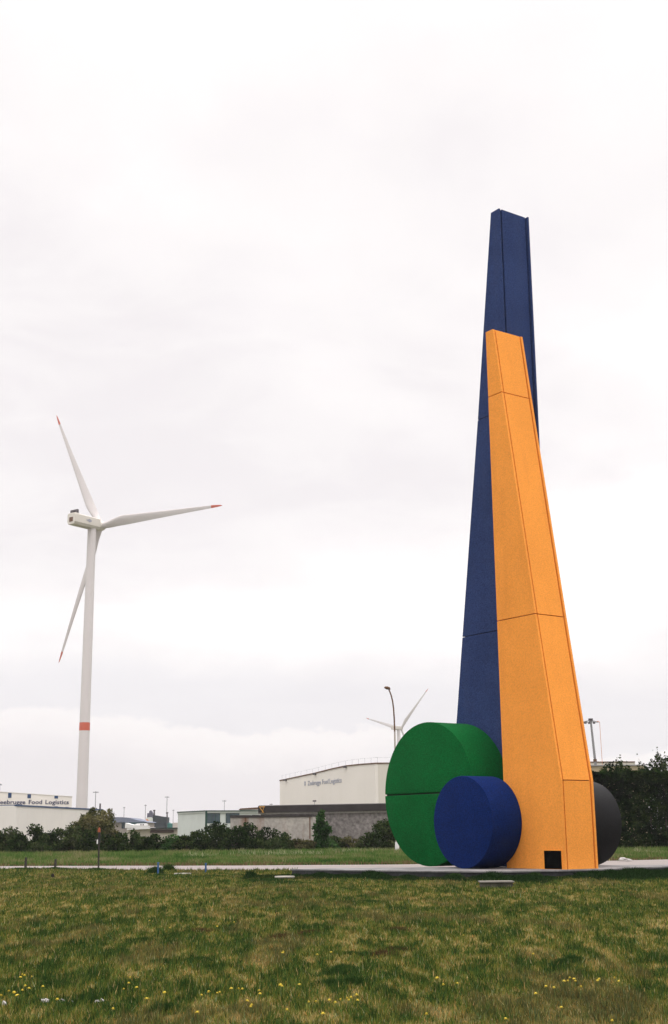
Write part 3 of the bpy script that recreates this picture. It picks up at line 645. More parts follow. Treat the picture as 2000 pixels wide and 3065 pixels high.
# high mast at right with its ring of lamps
Yh = 200.0
tp_ = atY(1768, 2153, Yh); bt_ = atY(1784, 2300, Yh); dxm = (bt_[0] - tp_[0]) / (tp_[2] - bt_[2])
bx_ = tp_[0] + dxm * tp_[2]
hm = thing('high_mast', 'tall steel high mast with a ring of lamps beside the orange tower', 'mast', (bx_, Yh, 0))
mpt = lambda z: (tp_[0] + dxm * (tp_[2] - z), Yh, z)
MB().tube([mpt(z) for z in np.linspace(0, tp_[2], 8)], list(np.linspace(0.30, 0.145, 8)), 20).build('pole', GALV, hm, smooth=True)
zc_ = atY(1780, 2276, Yh)[2]; MB().tube([mpt(zc_ - .18), mpt(zc_ + .18)], 0.27, 16).build('collar', RUST, hm, smooth=True)
q = MB(); R_ = 1.32; cz = tp_[2] - 0.42; cxm = mpt(cz)[0] - 0.12
ringp = [(cxm + R_ * math.cos(t), Yh + R_ * math.sin(t), cz + 0.16 * math.sin(t)) for t in np.linspace(0, 2 * math.pi, 33)]
q.tube(ringp, 0.05, 6, False)
for i in range(6):
    t = i * math.pi / 3; q.tube([(cxm + .1, Yh, tp_[2] - .1), (cxm + R_ * math.cos(t), Yh + R_ * math.sin(t), cz + .16 * math.sin(t))], 0.035, 5)
q.build('ring', GALV, hm)
for i, t in enumerate((1.9, 2.4, 2.9, 3.4, 3.9, 4.4, 5.0, 0.9, 1.4)):
    x, y = cxm + R_ * 0.95 * math.cos(t), Yh + R_ * 0.95 * math.sin(t); zz = cz + .16 * math.sin(t)
    MB().prism([(x - .17, y - .14, zz - .2), (x + .17, y - .14, zz - .2), (x + .13, y - .14, zz + .05), (x - .13, y - .14, zz + .05)], (0, .28, 0)).build('lamp', DGREY, hm, bevel=0.02)
MB().tube([(mpt(tp_[2])[0], Yh, tp_[2] - .25), (mpt(tp_[2])[0], Yh, tp_[2] + .12)], 0.34, 10).build('head_frame', DGREY, hm, smooth=True)
xe = cxm + R_ + 0.05; e0 = atY(1795, 2161, Yh); e1_ = atY(1804, 2300, Yh)
MB().tube([(e0[0], Yh, e0[2]), (e1_[0], Yh, e1_[2]), (e1_[0] + .1, Yh, 3)], 0.035, 6).build('cable', ORN, hm)
MB().tube([(cxm + R_ * .8, Yh, cz + .12), (e0[0], Yh, e0[2])], 0.05, 6).build('jib', ORN, hm)

# ------------------------------------------------------------------ foliage
def leaves(rng, lobes, n, size, cols, surf=0.55, droop=0.0):
    """lobes: (cx,cy,cz,rx,ry,rz); returns corner array and colours of n leaf sprays"""
    L = np.array(lobes, float); wgt = L[:, 3] * L[:, 5] * (L[:, 4]); wgt /= wgt.sum()
    idx = rng.choice(len(L), n, p=wgt); d = rng.normal(size=(n, 3)); d /= np.linalg.norm(d, axis=1)[:, None]
    r = surf + (1 - surf) * rng.random(n) ** 0.6; r *= 1 + 0.10 * rng.normal(size=n)
    c = L[idx, :3] + d * L[idx, 3:6] * r[:, None]; keep = c[:, 2] > 0.03; c = c[keep]; idx = idx[keep]; n = len(c)
    a = rng.normal(size=(n, 3)); a[:, 2] += droop; a /= np.linalg.norm(a, axis=1)[:, None]; b = rng.normal(size=(n, 3)); b = np.cross(a, b); b /= np.linalg.norm(b, axis=1)[:, None]
    s = size * (0.6 + 0.8 * rng.random(n))[:, None]; 
    q = np.stack([c - a * s, c + b * s * 0.5, c + a * s, c - b * s * 0.5], 1).reshape(-1, 3)
    cols = np.array(cols); lt = rng.random(len(L))[idx]
    k = np.clip(lt * 0.6 + rng.random(n) * 0.5, 0, 0.999) * (len(cols) - 1); i0 = k.astype(int); f = (k - i0)[:, None]
    C = cols[i0] * (1 - f) + cols[i0 + 1] * f; C = C * (0.8 + 0.4 * rng.random(n))[:, None]
    return q, C
DARK = [(0.004, 0.009, 0.003), (0.011, 0.024, 0.007), (0.026, 0.048, 0.013), (0.066, 0.084, 0.030)]
MID = [(0.010, 0.021, 0.007), (0.024, 0.044, 0.013), (0.045, 0.066, 0.022), (0.085, 0.098, 0.042)]
OLIVE = [(0.035, 0.045, 0.016), (0.075, 0.082, 0.030), (0.14, 0.135, 0.055), (0.20, 0.18, 0.085)]
BROWNISH = [(0.026, 0.032, 0.012), (0.050, 0.055, 0.022), (0.09, 0.085, 0.036), (0.13, 0.115, 0.055)]
FRESH = [(0.012, 0.035, 0.010), (0.025, 0.065, 0.018), (0.045, 0.095, 0.028), (0.06, 0.12, 0.035)]
def bush(px, ytop, hw, cols, Y, label, seed, shape='round', dens=1.0, size=0.13):
    rng = np.random.default_rng(seed); p = atY(px, ytop, Y); Hh = p[2]; Wd = hw * Y / FPX
    T = thing('tree' if shape == 'tree' else 'bush', label, 'tree' if shape == 'tree' else 'bush', (p[0], Y, 0), 0, 'bushes along the far side of the road')
    lobes = []
    if shape == 'cone':
        for i in range(16):
            t = (i + 0.5) / 16; z = Hh * (0.06 + 0.88 * t); rr = Wd * (1 - t * 0.72) * 0.62
            lobes.append((rng.normal() * Wd * 0.26 * (1.1 - t), rng.normal() * Wd * 0.2, z, rr, rr, Hh * 0.11))
    elif shape == 'tree':
        for i in range(20):
            t = rng.random(); an = rng.random() * 6.283; z = Hh * (0.36 + 0.52 * t); q_ = Wd * 0.68 * math.sin(min(1, 1.25 - t * 0.65) * math.pi / 2)
            lobes.append((math.cos(an) * q_ * rng.random() ** .5, math.sin(an) * q_ * 0.7, z, Wd * 0.25, Wd * 0.25, Hh * 0.10))
    else:
        nl = 20
        for i in range(nl):
            an = rng.random() * 6.283; q_ = rng.random() ** 0.5; z = Hh * (0.14 + 0.68 * rng.random() * (1.02 - q_ * q_ * 0.45))
            lobes.append((math.cos(an) * Wd * 0.72 * q_, math.sin(an) * Wd * 0.55 * q_, z, Wd * rng.uniform(0.24, 0.36), Wd * 0.34, Hh * rng.uniform(0.13, 0.2)))
        for k in (-0.35, 0.0, 0.3): lobes.append((k * Wd + rng.normal() * Wd * .1, 0, Hh * (0.82 - abs(k) * .3), Wd * 0.3, Wd * 0.3, Hh * 0.16))
        for k in range(6): lobes.append((rng.uniform(-.85, .85) * Wd, rng.uniform(-.5, .2) * Wd, Hh * 0.16, Wd * 0.3, Wd * 0.3, Hh * 0.2))
    # the highest leaf meets the surveyed height
    n = int(4200 * dens * max(0.5, (Wd * Hh) / 4.5)); surf = 0.35 if shape == 'tree' else 0.3
    V, Cc = leaves(rng, lobes, n, size, cols, surf)
    sc = Hh / max(0.1, np.percentile(V[:, 2], 99.2)); V[:, 2] *= sc
    me = tri_mesh('crown', V, Cc, LEAF, 4); o = bpy.data.objects.new('crown', me); link(o, T)
    tr = MB(); rg = random.Random(seed)
    for i in range(3 if shape != 'cone' else 1):
        an = rg.random() * 6.28; le = Hh * (0.62 if shape != 'cone' else 0.8)
        tr.tube([(0, 0, -0.02), (math.cos(an) * Wd * .15, math.sin(an) * Wd * .12, le * .45), (math.cos(an) * Wd * .4 * (shape != 'cone'), math.sin(an) * Wd * .3, le)], [0.09, 0.055, 0.015], 7)
        if shape == 'tree':
            for k in range(3):
                a2 = an + rg.uniform(-1.4, 1.4); tr.tube([(math.cos(an) * Wd * .2, math.sin(an) * Wd * .15, le * .6), (math.cos(a2) * Wd * .6, math.sin(a2) * Wd * .4, Hh * rg.uniform(.7, .92))], [0.04, 0.01], 5)
    tr.build('trunk', BARK, T, local=True, smooth=True)
    return T
B = [
 (-10, 2488, 30, DARK, 102, 'dark bush cut by the left edge of the picture'),
 (33, 2475, 31, MID, 102, 'grey green bush below the left corner of the low warehouse'),
 (60, 2492, 24, DARK, 100, 'low dark bush in the dip between the two leftmost taller bushes'),
 (108, 2467, 31, DARK, 103, 'flat topped dark green bush standing above its neighbours at left'),
 (150, 2488, 24, DARK, 100, 'low dark bush just right of the flat topped bush'),
 (172, 2478, 34, MID, 103, 'rounded bush between the flat topped bush and the olive tree'),
 (118, 2515, 30, MID, 98.5, 'low bush growing in front of the flat topped bush'),
 (215, 2468, 30, MID, 101, 'bush under the left side of the olive coloured tree'),
 (278, 2478, 34, DARK, 99.5, 'dark bush behind the orange capped marker post'),
 (330, 2470, 28, BROWNISH, 102, 'brownish bush at the right foot of the olive tree'),
 (352, 2486, 28, DARK, 100, 'dark bush below the blue grey harbour roof'),
 (395, 2477, 28, MID, 103, 'bush in front of the white boat'),
 (430, 2497, 26, DARK, 100, 'low dark bush left of the ship'),
 (462, 2489, 32, DARK, 102, 'wide dark bush below the dark ship'),
 (512, 2490, 32, FRESH, 102, 'green bush below the cream container on the ship'),
 (552, 2492, 26, DARK, 100, 'low dark bush left of the white glazed building'),
 (594, 2477, 34, DARK, 102, 'dark bush at the left end of the glazed building'),
 (650, 2461, 40, DARK, 103, 'large dark bush in front of the glazed building'),
 (700, 2474, 34, DARK, 100.5, 'dark bush at the left end of the rust stained shed'),
 (745, 2463, 42, DARK, 103, 'large dark bush in front of the rust stained shed'),
 (800, 2476, 36, DARK, 102, 'dark bush sloping down to the right below the dark fascia'),
 (845, 2491, 28, MID, 102, 'grey green bush halfway along the rust stained shed'),
 (828, 2508, 26, MID, 99.5, 'low pale bush in front of the sloping dark bush'),
 (885, 2508, 30, BROWNISH, 103, 'low brownish bush at the foot of the stained wall'),
 (925, 2512, 22, BROWNISH, 101, 'small brown bush left of the tall pointed bush'),
 (1000, 2500, 26, MID, 103, 'low bush right of the tall pointed bush'),
 (1055, 2503, 34, BROWNISH, 103, 'brownish low bush below the pebbledash wall'),
 (1100, 2494, 28, MID, 102, 'bush left of the dark bush beside the green disc'),
 (1145, 2453, 40, MID, 102, 'tall dark bush touching the left edge of the green disc'),
 (1195, 2470, 36, DARK, 104, 'dark bush partly behind the green disc'),
]
for i, (px, yt, hw, c, Y, lab) in enumerate(B): bush(px, yt + (11 if 300 < px < 620 else 5), hw * 1.5, c, Y, lab, 100 + i, size=0.105)
bush(962, 2434, 46, FRESH, 101.5, 'tall pointed green bush in front of the stained shed corner', 201, 'cone', 1.3, 0.12)
def olive_tree():
    rng = np.random.default_rng(77); Y = 104.5; p = atY(272, 2421, Y)
    T = thing('tree', 'olive brown airy tree behind the marker post, left of the harbour', 'tree', (p[0], Y, 0), 0, 'bushes along the far side of the road')
    q = MB(); Cn = []; Hs_ = []
    for px, yt in ((212, 2478), (224, 2462), (236, 2448), (247, 2440), (256, 2433), (266, 2436), (276, 2424), (287, 2420), (296, 2427), (306, 2436), (315, 2430), (325, 2423), (331, 2440), (336, 2462), (262, 2446), (292, 2444), (240, 2465), (310, 2455), (275, 2450), (322, 2452), (250, 2470), (285, 2470), (303, 2475), (230, 2485)):
        t_ = atY(px, yt, Y); dy = rng.normal() * 0.7; e_ = np.array([t_[0] - p[0], dy, t_[2]]); b0 = np.array([e_[0] * 0.25, dy * .2, 0.0]); m_ = np.array([e_[0] * 0.8, dy * .7, e_[2] * 0.5])
        q.tube([b0, m_, e_], [0.055, 0.035, 0.006], 6)
        k = 420; u_ = 0.42 + 0.6 * rng.random(k) ** 0.8; u_ = np.clip(u_, 0, 1.0)[:, None]
        c = m_ + (e_ - m_) * ((u_ - .4) / .6) + rng.normal(size=(k, 3)) * np.array([0.34, 0.34, 0.20]) * (1.15 - 0.85 * u_ ** 2)
        Cn.append(c)
    c = np.concatenate(Cn); c = c[c[:, 2] > 0.1]; n = len(c)
    q.build('trunk', BARK, T, local=True)
    a = rng.normal(size=(n, 3)); a /= np.linalg.norm(a, axis=1)[:, None]; b = np.cross(a, rng.normal(size=(n, 3))); b /= np.linalg.norm(b, axis=1)[:, None]
    s_ = 0.085 * (0.6 + 0.8 * rng.random(n))[:, None]; V = np.stack([c - a * s_, c + b * s_ * .5, c + a * s_, c - b * s_ * .5], 1).reshape(-1, 3)
    t = np.clip(0.15 + (fbm(c[:, 0] * 1.5 + 4, c[:, 2] * 1.5) - .5) * 2 + rng.random(n) * 0.75, 0, .99) * 3; i0 = t.astype(int); f = (t - i0)[:, None]; O = np.array(OLIVE)
    C = O[i0] * (1 - f) + O[i0 + 1] * f
    link(bpy.data.objects.new('crown', tri_mesh('crown', V, C, LEAF, 4)), T)
olive_tree()

# tall clipped hedge at right
def hedge():
    rng = np.random.default_rng(9); x0 = atZ(1700, 2549)[0]; x1 = atZ(2200, 2546)[0]; Y0 = 94.5; Hh = atY(1900, 2312, Y0)[2]
    T = thing('tall_hedge', 'tall dense dark green hedge behind the black disc at right', 'hedge', ((x0 + x1) / 2, Y0 + 1.2, 0))
    n = 60000; dep = 2.4
    x = rng.uniform(x0, x1, n); z = Hh * rng.random(n) ** 0.9; y = Y0 + np.abs(rng.normal(size=n)) * 0.45 + 0.55 * fbm(x * 0.8, z * 0.9)
    k = rng.random(n) < 0.22; z[k] = Hh - np.abs(rng.normal(size=k.sum())) * 0.25; y[k] = Y0 + rng.uniform(0, dep, k.sum())
    z += 0.45 * (fbm(x * 0.7, x * 0 + 5) - 0.5) * (z / Hh)
    # ragged leading shoots
    m = 3500; xs_ = rng.uniform(x0, x1, m); zs_ = Hh + 0.75 * rng.random(m) ** 2 * np.clip(fbm(xs_ * 1.7, xs_ * 0 + 2) * 2.6 - 0.8, 0.05, 2); ys_ = Y0 + rng.uniform(0, 2, m)
    c = np.stack([np.concatenate([x, xs_]), np.concatenate([y, ys_]), np.concatenate([z, zs_])], 1)
    c = c[c[:, 2] > 0.05]; n = len(c); a = rng.normal(size=(n, 3)); a /= np.linalg.norm(a, axis=1)[:, None]; b = np.cross(a, rng.normal(size=(n, 3))); b /= np.linalg.norm(b, axis=1)[:, None]
    s = 0.105 * (0.6 + 0.8 * rng.random(n))[:, None]; V = np.stack([c - a * s, c + b * s * .55, c + a * s, c - b * s * .55], 1).reshape(-1, 3)
    cols = np.array([(0.003, 0.008, 0.002), (0.007, 0.017, 0.005), (0.016, 0.036, 0.009), (0.044, 0.066, 0.017)])
    t = np.clip(fbm(c[:, 0] * 1.3, c[:, 2] * 1.3) * 1.7 - 0.45 + 0.35 * rng.random(n) + 0.0, 0, 0.999) * 3; i0 = t.astype(int); f = (t - i0)[:, None]
    C = cols[i0] * (1 - f) + cols[np.minimum(i0 + 1, 3)] * f; C *= (0.75 + 0.5 * rng.random(n))[:, None]
    L = T.location; V = V - np.array([L[0], L[1], 0])
    o = bpy.data.objects.new('foliage', tri_mesh('foliage', V, C, LEAF, 4)); link(o, T)
    q = MB(); rg = random.Random(4)
    for i in range(26):
        xx = x0 + (x1 - x0) * (i + .5) / 26 - L[0]; q.tube([(xx, 0, 0), (xx + rg.uniform(-.2, .2), rg.uniform(-.2, .2), Hh * .5), (xx + rg.uniform(-.4, .4), rg.uniform(-.3, .3), Hh * .95)], [0.07, 0.05, 0.015], 6)
    q.build('stems', BARK, T, local=True)
hedge()
def sapling(px, ytop, Y, label, seed, w_=0.5, n=260):
    rng = np.random.default_rng(seed); p = atY(px, ytop, Y); Hh = p[2]; T = thing('sapling', label, 'sapling', (p[0], Y, 0), 0, 'saplings growing through the hedge')
    q = MB(); br = []
    q.tube([(0, 0, 0), (0.1, 0, Hh * .5), (0, 0, Hh * .97)], [0.05, 0.035, 0.008], 6)
    for i in range(9):
        z0 = Hh * (0.62 + 0.036 * i); an = rng.random() * 6.28; ln = w_ * (1.1 - i * 0.08); e_ = (math.cos(an) * ln, math.sin(an) * ln * .6, z0 + ln * 1.1)
        if e_[2] > Hh: e_ = (e_[0], e_[1], Hh - 0.05 * i)
        q.tube([(0.03, 0, z0), e_], [0.018, 0.006], 5); br.append(((0.03, 0, z0), e_))
    q.build('trunk', BARK, T, local=True)
    br.append(((0, 0, Hh * .62), (0, 0, Hh)))
    k = rng.integers(0, len(br), n); t = rng.random(n) ** .7; P0 = np.array([b[0] for b in br])[k]; P1 = np.array([b[1] for b in br])[k]
    c = P0 + (P1 - P0) * t[:, None] + rng.normal(size=(n, 3)) * 0.09
    a = rng.normal(size=(n, 3)); a /= np.linalg.norm(a, axis=1)[:, None]; b = np.cross(a, rng.normal(size=(n, 3))); b /= np.linalg.norm(b, axis=1)[:, None]
    s = 0.09 * (0.7 + 0.6 * rng.random(n))[:, None]; V = np.stack([c - a * s, c + b * s * .6, c + a * s, c - b * s * .6], 1).reshape(-1, 3)
    C = np.array(MID)[rng.integers(0, 4, n)]
    o = bpy.data.objects.new('crown', tri_mesh('crown', V, C, LEAF, 4)); link(o, T)
for j, a_ in enumerate(((1858, 2263, 95.6, 'bushy sapling tip poking over the hedge near the mast', 0.6, 300), (1874, 2275, 95.2, 'small sapling tip right of the bushiest one over the hedge', 0.4, 170), (1912, 2262, 95.8, 'thin bare sapling tip over the middle of the hedge', 0.35, 70),
    (1964, 2243, 95.5, 'tallest pointed sapling rising over the hedge near the right edge', 0.6, 420), (1950, 2272, 95.2, 'leafy sapling just left of the tallest pointed one', 0.6, 340), (1990, 2256, 95.6, 'broad leafy sapling at the right edge over the hedge', 0.8, 560), (1978, 2262, 94.9, 'loose sapling between the tallest one and the right edge', 0.5, 260), (1935, 2290, 95, 'short sapling left of the leafy group over the hedge', 0.5, 160), (1808, 2280, 95.2, 'low sapling tip right of the mast over the hedge', 0.4, 110))):
    sapling(*a_[:4], 300 + j, *a_[4:])

# ------------------------------------------------------------------ grass
def blades(name, X, Y, h, wdt, C, rng, label, z0=0.0, lean=0.6):
    n = len(X); an = rng.random(n) * 6.283; dx, dy = np.cos(an) * wdt, np.sin(an) * wdt * 0.6
    ln = lean * h * rng.normal(size=n) * 0.7; la = rng.random(n) * 6.283
    V = np.empty((n, 3, 3)); V[:, 0] = np.stack([X - dx, Y - dy, np.full(n, z0)], 1); V[:, 1] = np.stack([X + dx, Y + dy, np.full(n, z0)], 1)
    V[:, 2] = np.stack([X + np.cos(la) * ln, Y + np.sin(la) * ln, z0 + h], 1)
    o = bpy.data.objects.new(name, tri_mesh(name, V.reshape(-1, 3), C, GRASSM)); link(o); tag(o, label, 'grass', kind='stuff'); return o
plinth_poly = [(p[0], p[1]) for p in front]
def plinth_front(X): return np.interp(X, [p[0] for p in plinth_poly], [p[1] for p in plinth_poly], left=99, right=99)
PAL = np.array([(0.028, 0.052, 0.014), (0.062, 0.098, 0.020), (0.112, 0.134, 0.027), (0.178, 0.160, 0.038), (0.245, 0.182, 0.060), (0.36, 0.285, 0.11)])
def lawn():
    rng = np.random.default_rng(11); n = 1150000
    e_ = 0.35; u = rng.random(n); a0, a1 = 10.6, 63.0
    Y = (a0 ** e_ + u * (a1 ** e_ - a0 ** e_)) ** (1 / e_)
    X = (rng.random(n) * 2 - 1) * (Y * 0.272 + 2.5)
    keep = (Y < edgeY(road_near, X) - 0.05) & ~((Y > plinth_front(X) - 0.03) & (X > plinth_poly[0][0]) )
    X, Y = X[keep], Y[keep]; n = len(X)
    big = fbm(X * 0.5 + 9, Y * 0.16 + 4, 4); mid = fbm(X * 1.7 + 40, Y * 0.45 + 3, 4); fin = fbm(X * 5.5 + 70, Y * 1.5 + 30, 4); brn = fbm(X * 1.2 + 91, Y * 0.4 + 66, 4)
    near = np.clip((Y - 16) / 22, 0, 1)
    cl = vnoise(X * 13 + 5, Y * 6 + 8); cl2 = vnoise(X * 26 + 50, Y * 12 + 80)
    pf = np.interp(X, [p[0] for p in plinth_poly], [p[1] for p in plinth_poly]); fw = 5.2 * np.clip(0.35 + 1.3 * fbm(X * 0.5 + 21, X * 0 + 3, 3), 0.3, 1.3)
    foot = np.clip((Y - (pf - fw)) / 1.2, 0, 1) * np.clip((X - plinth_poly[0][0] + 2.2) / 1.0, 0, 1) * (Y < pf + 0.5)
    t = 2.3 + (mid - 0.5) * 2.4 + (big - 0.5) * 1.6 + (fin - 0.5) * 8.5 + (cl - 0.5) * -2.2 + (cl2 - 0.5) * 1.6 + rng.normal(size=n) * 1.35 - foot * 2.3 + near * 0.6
    t = np.clip(t, 0, 4.999); i0 = t.astype(int); f = (t - i0)[:, None]; C = PAL[i0] * (1 - f) + PAL[i0 + 1] * f
    b_ = np.clip((brn - 0.58) * 6, 0, 0.32)[:, None]; C = C * (1 - b_) + np.array([0.20, 0.135, 0.062]) * b_ * (0.7 + 0.6 * rng.random(n))[:, None]
    straw = rng.random(n) < 0.03; C[straw] = np.array([0.30, 0.25, 0.12])
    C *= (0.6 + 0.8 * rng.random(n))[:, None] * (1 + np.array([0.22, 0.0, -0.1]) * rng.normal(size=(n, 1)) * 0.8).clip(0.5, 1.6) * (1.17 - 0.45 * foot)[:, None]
    hh = (0.026 + 0.065 * np.clip(0.75 - (t / 5), 0, 1) + 0.03 * fin) * (0.5 + 0.8 * rng.random(n)) * (0.75 + 0.010 * Y) * (0.35 + 1.25 * cl) * (1 - 0.5 * foot)
    wd = 0.0058 * (Y / 12) ** 0.85
    blades('lawn_grass', X, Y, hh, wd, C, rng, 'patchy lawn of green, olive and brown grass in the foreground')
lawn()
def verge():
    rng = np.random.default_rng(12); n = 230000
    Y = 61 + 44 * rng.random(n) ** 1.25; X = (rng.random(n) * 2 - 1) * (Y * 0.272 + 2)
    keep = (Y > edgeY(road_far, X) + 0.1); X, Y = X[keep], Y[keep]; n = len(X)
    m = fbm(X * 0.35, Y * 0.12, 4); fine_ = fbm(X * 1.7, Y * 0.6, 3)
    t = np.clip(2.1 + (m - .5) * 5 + (fine_ - .5) * 4.5 + rng.normal(size=n) * .7, 0, 4.9); P2 = np.array([(0.025, 0.065, 0.014), (0.050, 0.115, 0.024), (0.085, 0.160, 0.034), (0.135, 0.180, 0.052), (0.17, 0.165, 0.065), (0.27, 0.24, 0.12)])
    i0 = t.astype(int); f = (t - i0)[:, None]; C = P2[i0] * (1 - f) + P2[i0 + 1] * f
    edge = Y < edgeY(road_far, X) + 2.2; k = edge & (rng.random(n) < 0.55); C[k] = np.array([0.17, 0.115, 0.060])
    pale = (fbm(X * .6 + 5, Y * .2, 3) > .56) & (Y > 86) & (X > -10) & (rng.random(n) < .4); C[pale] = np.array([0.36, 0.35, 0.20])
    C *= (0.75 + 0.5 * rng.random(n))[:, None]
    hh = (0.10 + 0.22 * fine_ + 0.12 * (Y > 88)) * (0.5 + rng.random(n)); hh[edge] *= 0.55
    blades('verge_grass', X, Y, hh, np.full(n, 0.035), C, rng, 'longer green grass on the verge between the road and the bushes')
verge()
def weeds():
    rng = np.random.default_rng(13); Xs, Ys, Hs, Cs = [], [], [], []
    # thick dark growth along the foot of the plinth
    n = 130000; X = rng.uniform(plinth_poly[0][0] - 1.6, 14.5, n); yf = np.interp(X, [p[0] for p in plinth_poly], [p[1] for p in plinth_poly])
    d = np.abs(rng.normal(size=n)) * (0.7 + 3.6 * fbm(X * .35 + 8, X * 0, 3)); Y = yf - 0.05 - d
    tall = np.clip(fbm(X * 1.5 + 3, X * 0 + 7, 3) * 2.4 - 0.75, 0.1, 1.3)
    Xs.append(X); Ys.append(Y); Hs.append((0.02 + 0.15 * tall) * np.exp(-d * 0.2) * (0.5 + rng.random(n)))
    c = np.array([(0.006, 0.016, 0.005), (0.012, 0.030, 0.009), (0.026, 0.055, 0.016)])[rng.integers(0, 3, n)]; Cs.append(c)
    # scattered clumps: (px, py on the ground, radius, height)
    for px, py, r_, h_ in ((60, 2604, .9, .12), (95, 2606, 1.0, .14), (165, 2605, 1.0, .16), (205, 2606, .7, .12), (290, 2607, 1.1, .15), (300, 2609, .7, .12), (465, 2618, .45, .36), (505, 2608, .3, .34), (480, 2624, 1.1, .12), (575, 2628, 1.6, .10), (640, 2626, 1.3, .1),
        (800, 2642, 1.4, .16), (860, 2648, 1.3, .13), (1010, 2925, .42, .13), (1060, 2950, .3, .12), (985, 2955, .35, .11), (1715, 2880, .28, .10), (1690, 2890, .2, .1), (500, 3030, .3, .1), (1100, 2705, .8, .1), (1030, 2912, .3, .12), (600, 2880, .4, .08), (490, 2885, .4, .08), (170, 2955, .3, .09), (430, 2820, .5, .08), (1190, 2850, .25, .09), (1055, 2862, .3, .08),
        (1365, 2630, .4, .20), (1600, 2628, .4, .22)):
        g_ = atZ(px, py); k = int(700 + 2000 * r_); rr = np.abs(rng.normal(size=k)) * r_ * .42 * (0.5 + fbm(np.cos(np.arange(k)) * 3 + px, np.sin(np.arange(k)) * 3 + py, 2)); an = np.arange(k) * 1.0
        Xs.append(g_[0] + np.cos(an) * rr); Ys.append(np.minimum(g_[1] + np.sin(an) * rr * .8, plinth_front(g_[0]) - 0.05)); Hs.append(h_ * 0.8 * np.exp(-(rr / r_) ** 2) * (0.3 + rng.random(k)))
        Cs.append(np.array([(0.018, 0.042, 0.012), (0.032, 0.068, 0.018), (0.055, 0.095, 0.026)])[rng.integers(0, 3, k)])
    for px, py, r_ in ((930, 2798, .18), (1190, 2788, .35), (1145, 2862, .22), (1180, 2850, .2), (600, 2792, .3), (840, 2810, .25)):
        g_ = atZ(px, py); k = 700; rr = np.abs(rng.normal(size=k)) * r_ * .6; an = rng.random(k) * 6.283
        Xs.append(g_[0] + np.cos(an) * rr); Ys.append(g_[1] + np.sin(an) * rr); Hs.append(.06 * (0.5 + rng.random(k))); Cs.append(np.tile(np.array([(0.070, 0.042, 0.022)]), (k, 1)))
    X = np.concatenate(Xs); Y = np.concatenate(Ys); h = np.concatenate(Hs); C = np.concatenate(Cs) * (0.75 + .5 * rng.random(len(X)))[:, None]
    blades('weeds', X, Y, h, 0.006 * (Y / 14) ** 1.0, C, rng, 'darker weeds and grass clumps along the plinth and in the lawn', lean=0.9)
weeds()

# ------------------------------------------------------------------ yellow flowers
fl_px = [(x / 1.553, 2550 + y / 1.553) for x, y in ((2, 660), (45, 645), (70, 645), (84, 655), (90, 657), (100, 645), (130, 628), (137, 622), (195, 622), (105, 572), (95, 576), (120, 575), (150, 573), (270, 687), (515, 730), (580, 630), (600, 605), (640, 625), (620, 578), (685, 675), (775, 650), (925, 660), (985, 655), (1015, 650), (1022, 646), (1130, 640), (1165, 715), (1180, 714), (1205, 650), (1210, 640), (1300, 615), (1305, 622), (1310, 465), (1325, 468), (1440, 695), (1465, 697), (1500, 755), (1530, 688), (1080, 630), (1105, 632), (1390, 615), (1005, 342), (1090, 328), (1475, 483), (690, 320), (780, 355), (1318, 728), (1130, 685), (925, 740), (1545, 460))]
fl_px += [(1000 + x / 1.553, 2550 + y / 1.553) for x, y in ((8, 697), (28, 683), (65, 680), (90, 680), (105, 672), (100, 682), (78, 690), (487, 588), (522, 620), (568, 605), (927, 478), (1060, 602), (1080, 595), (1100, 580), (1118, 583), (1125, 595), (1143, 633), (1225, 590), (1240, 592), (1305, 588), (1325, 598), (995, 628), (1030, 635), (950, 655), (1052, 720), (797, 776), (1190, 117), (600, 385), (1295, 785), (430, 757))]
def flower():
    T = thing('yellow_flower', 'small yellow flower blooming low in the patchy lawn', 'flower', (0, 0, 0), 0, 'yellow flowers scattered over the lawn')
    MB().tube([(0, 0, 0), (0.004, 0, 0.05), (0, 0, 0.10)], [0.003, 0.0025, 0.002], 5).build('stem', STEM, T, local=True)
    vs = [(0, 0, 0.105)]; fs = []
    for k in range(14):
        a0 = 2 * math.pi * k / 14; r_ = 0.021 if k % 2 else 0.0165; zz = 0.112 if k % 2 else 0.122
        b0 = len(vs); vs += [(math.cos(a0 - .2) * r_ * .8, math.sin(a0 - .2) * r_ * .8, zz), (math.cos(a0) * r_ * 1.1, math.sin(a0) * r_ * 1.1, zz), (math.cos(a0 + .2) * r_ * .8, math.sin(a0 + .2) * r_ * .8, zz)]
        fs.append((0, b0, b0 + 1, b0 + 2))
    q = MB(); q.add(vs, fs); q.add([(0.012 * math.cos(t), 0.012 * math.sin(t), 0.116) for t in np.linspace(0, 6.283, 9)[:-1]] + [(0, 0, 0.126)], [(i, (i + 1) % 8, 8) for i in range(8)])
    q.build('flower_head', PETAL, T, local=True); return T
def flab(x, y):
    if y < 2650: return 'lone tiny yellow flower near the foot of the plinth at right'
    if y < 2870: return 'one of the sparse tiny yellow flowers in the middle of the lawn'
    if y > 3005: return 'yellow flower in the lowest strip of grass along the bottom edge'
    for x1, t in ((150, 'yellow flower in the cluster near the left edge above the white stones'), (330, 'yellow flower close to the row of white stones'), (560, 'yellow flower between the white stones and the lower middle'), (760, 'yellow flower in the loose line left of the lower middle'),
                  (900, 'yellow flower beside the pair of blooms left of the lower middle'), (1100, 'yellow flower in the bright row right of the dark weed clump'), (1450, 'yellow flower in the small group of three below the inspection box'), (1760, 'yellow flower in the dense group at the lower right'), (2100, 'yellow flower in the thin group near the right edge')):
        if x < x1: return t
fl = flower(); rg = random.Random(8)
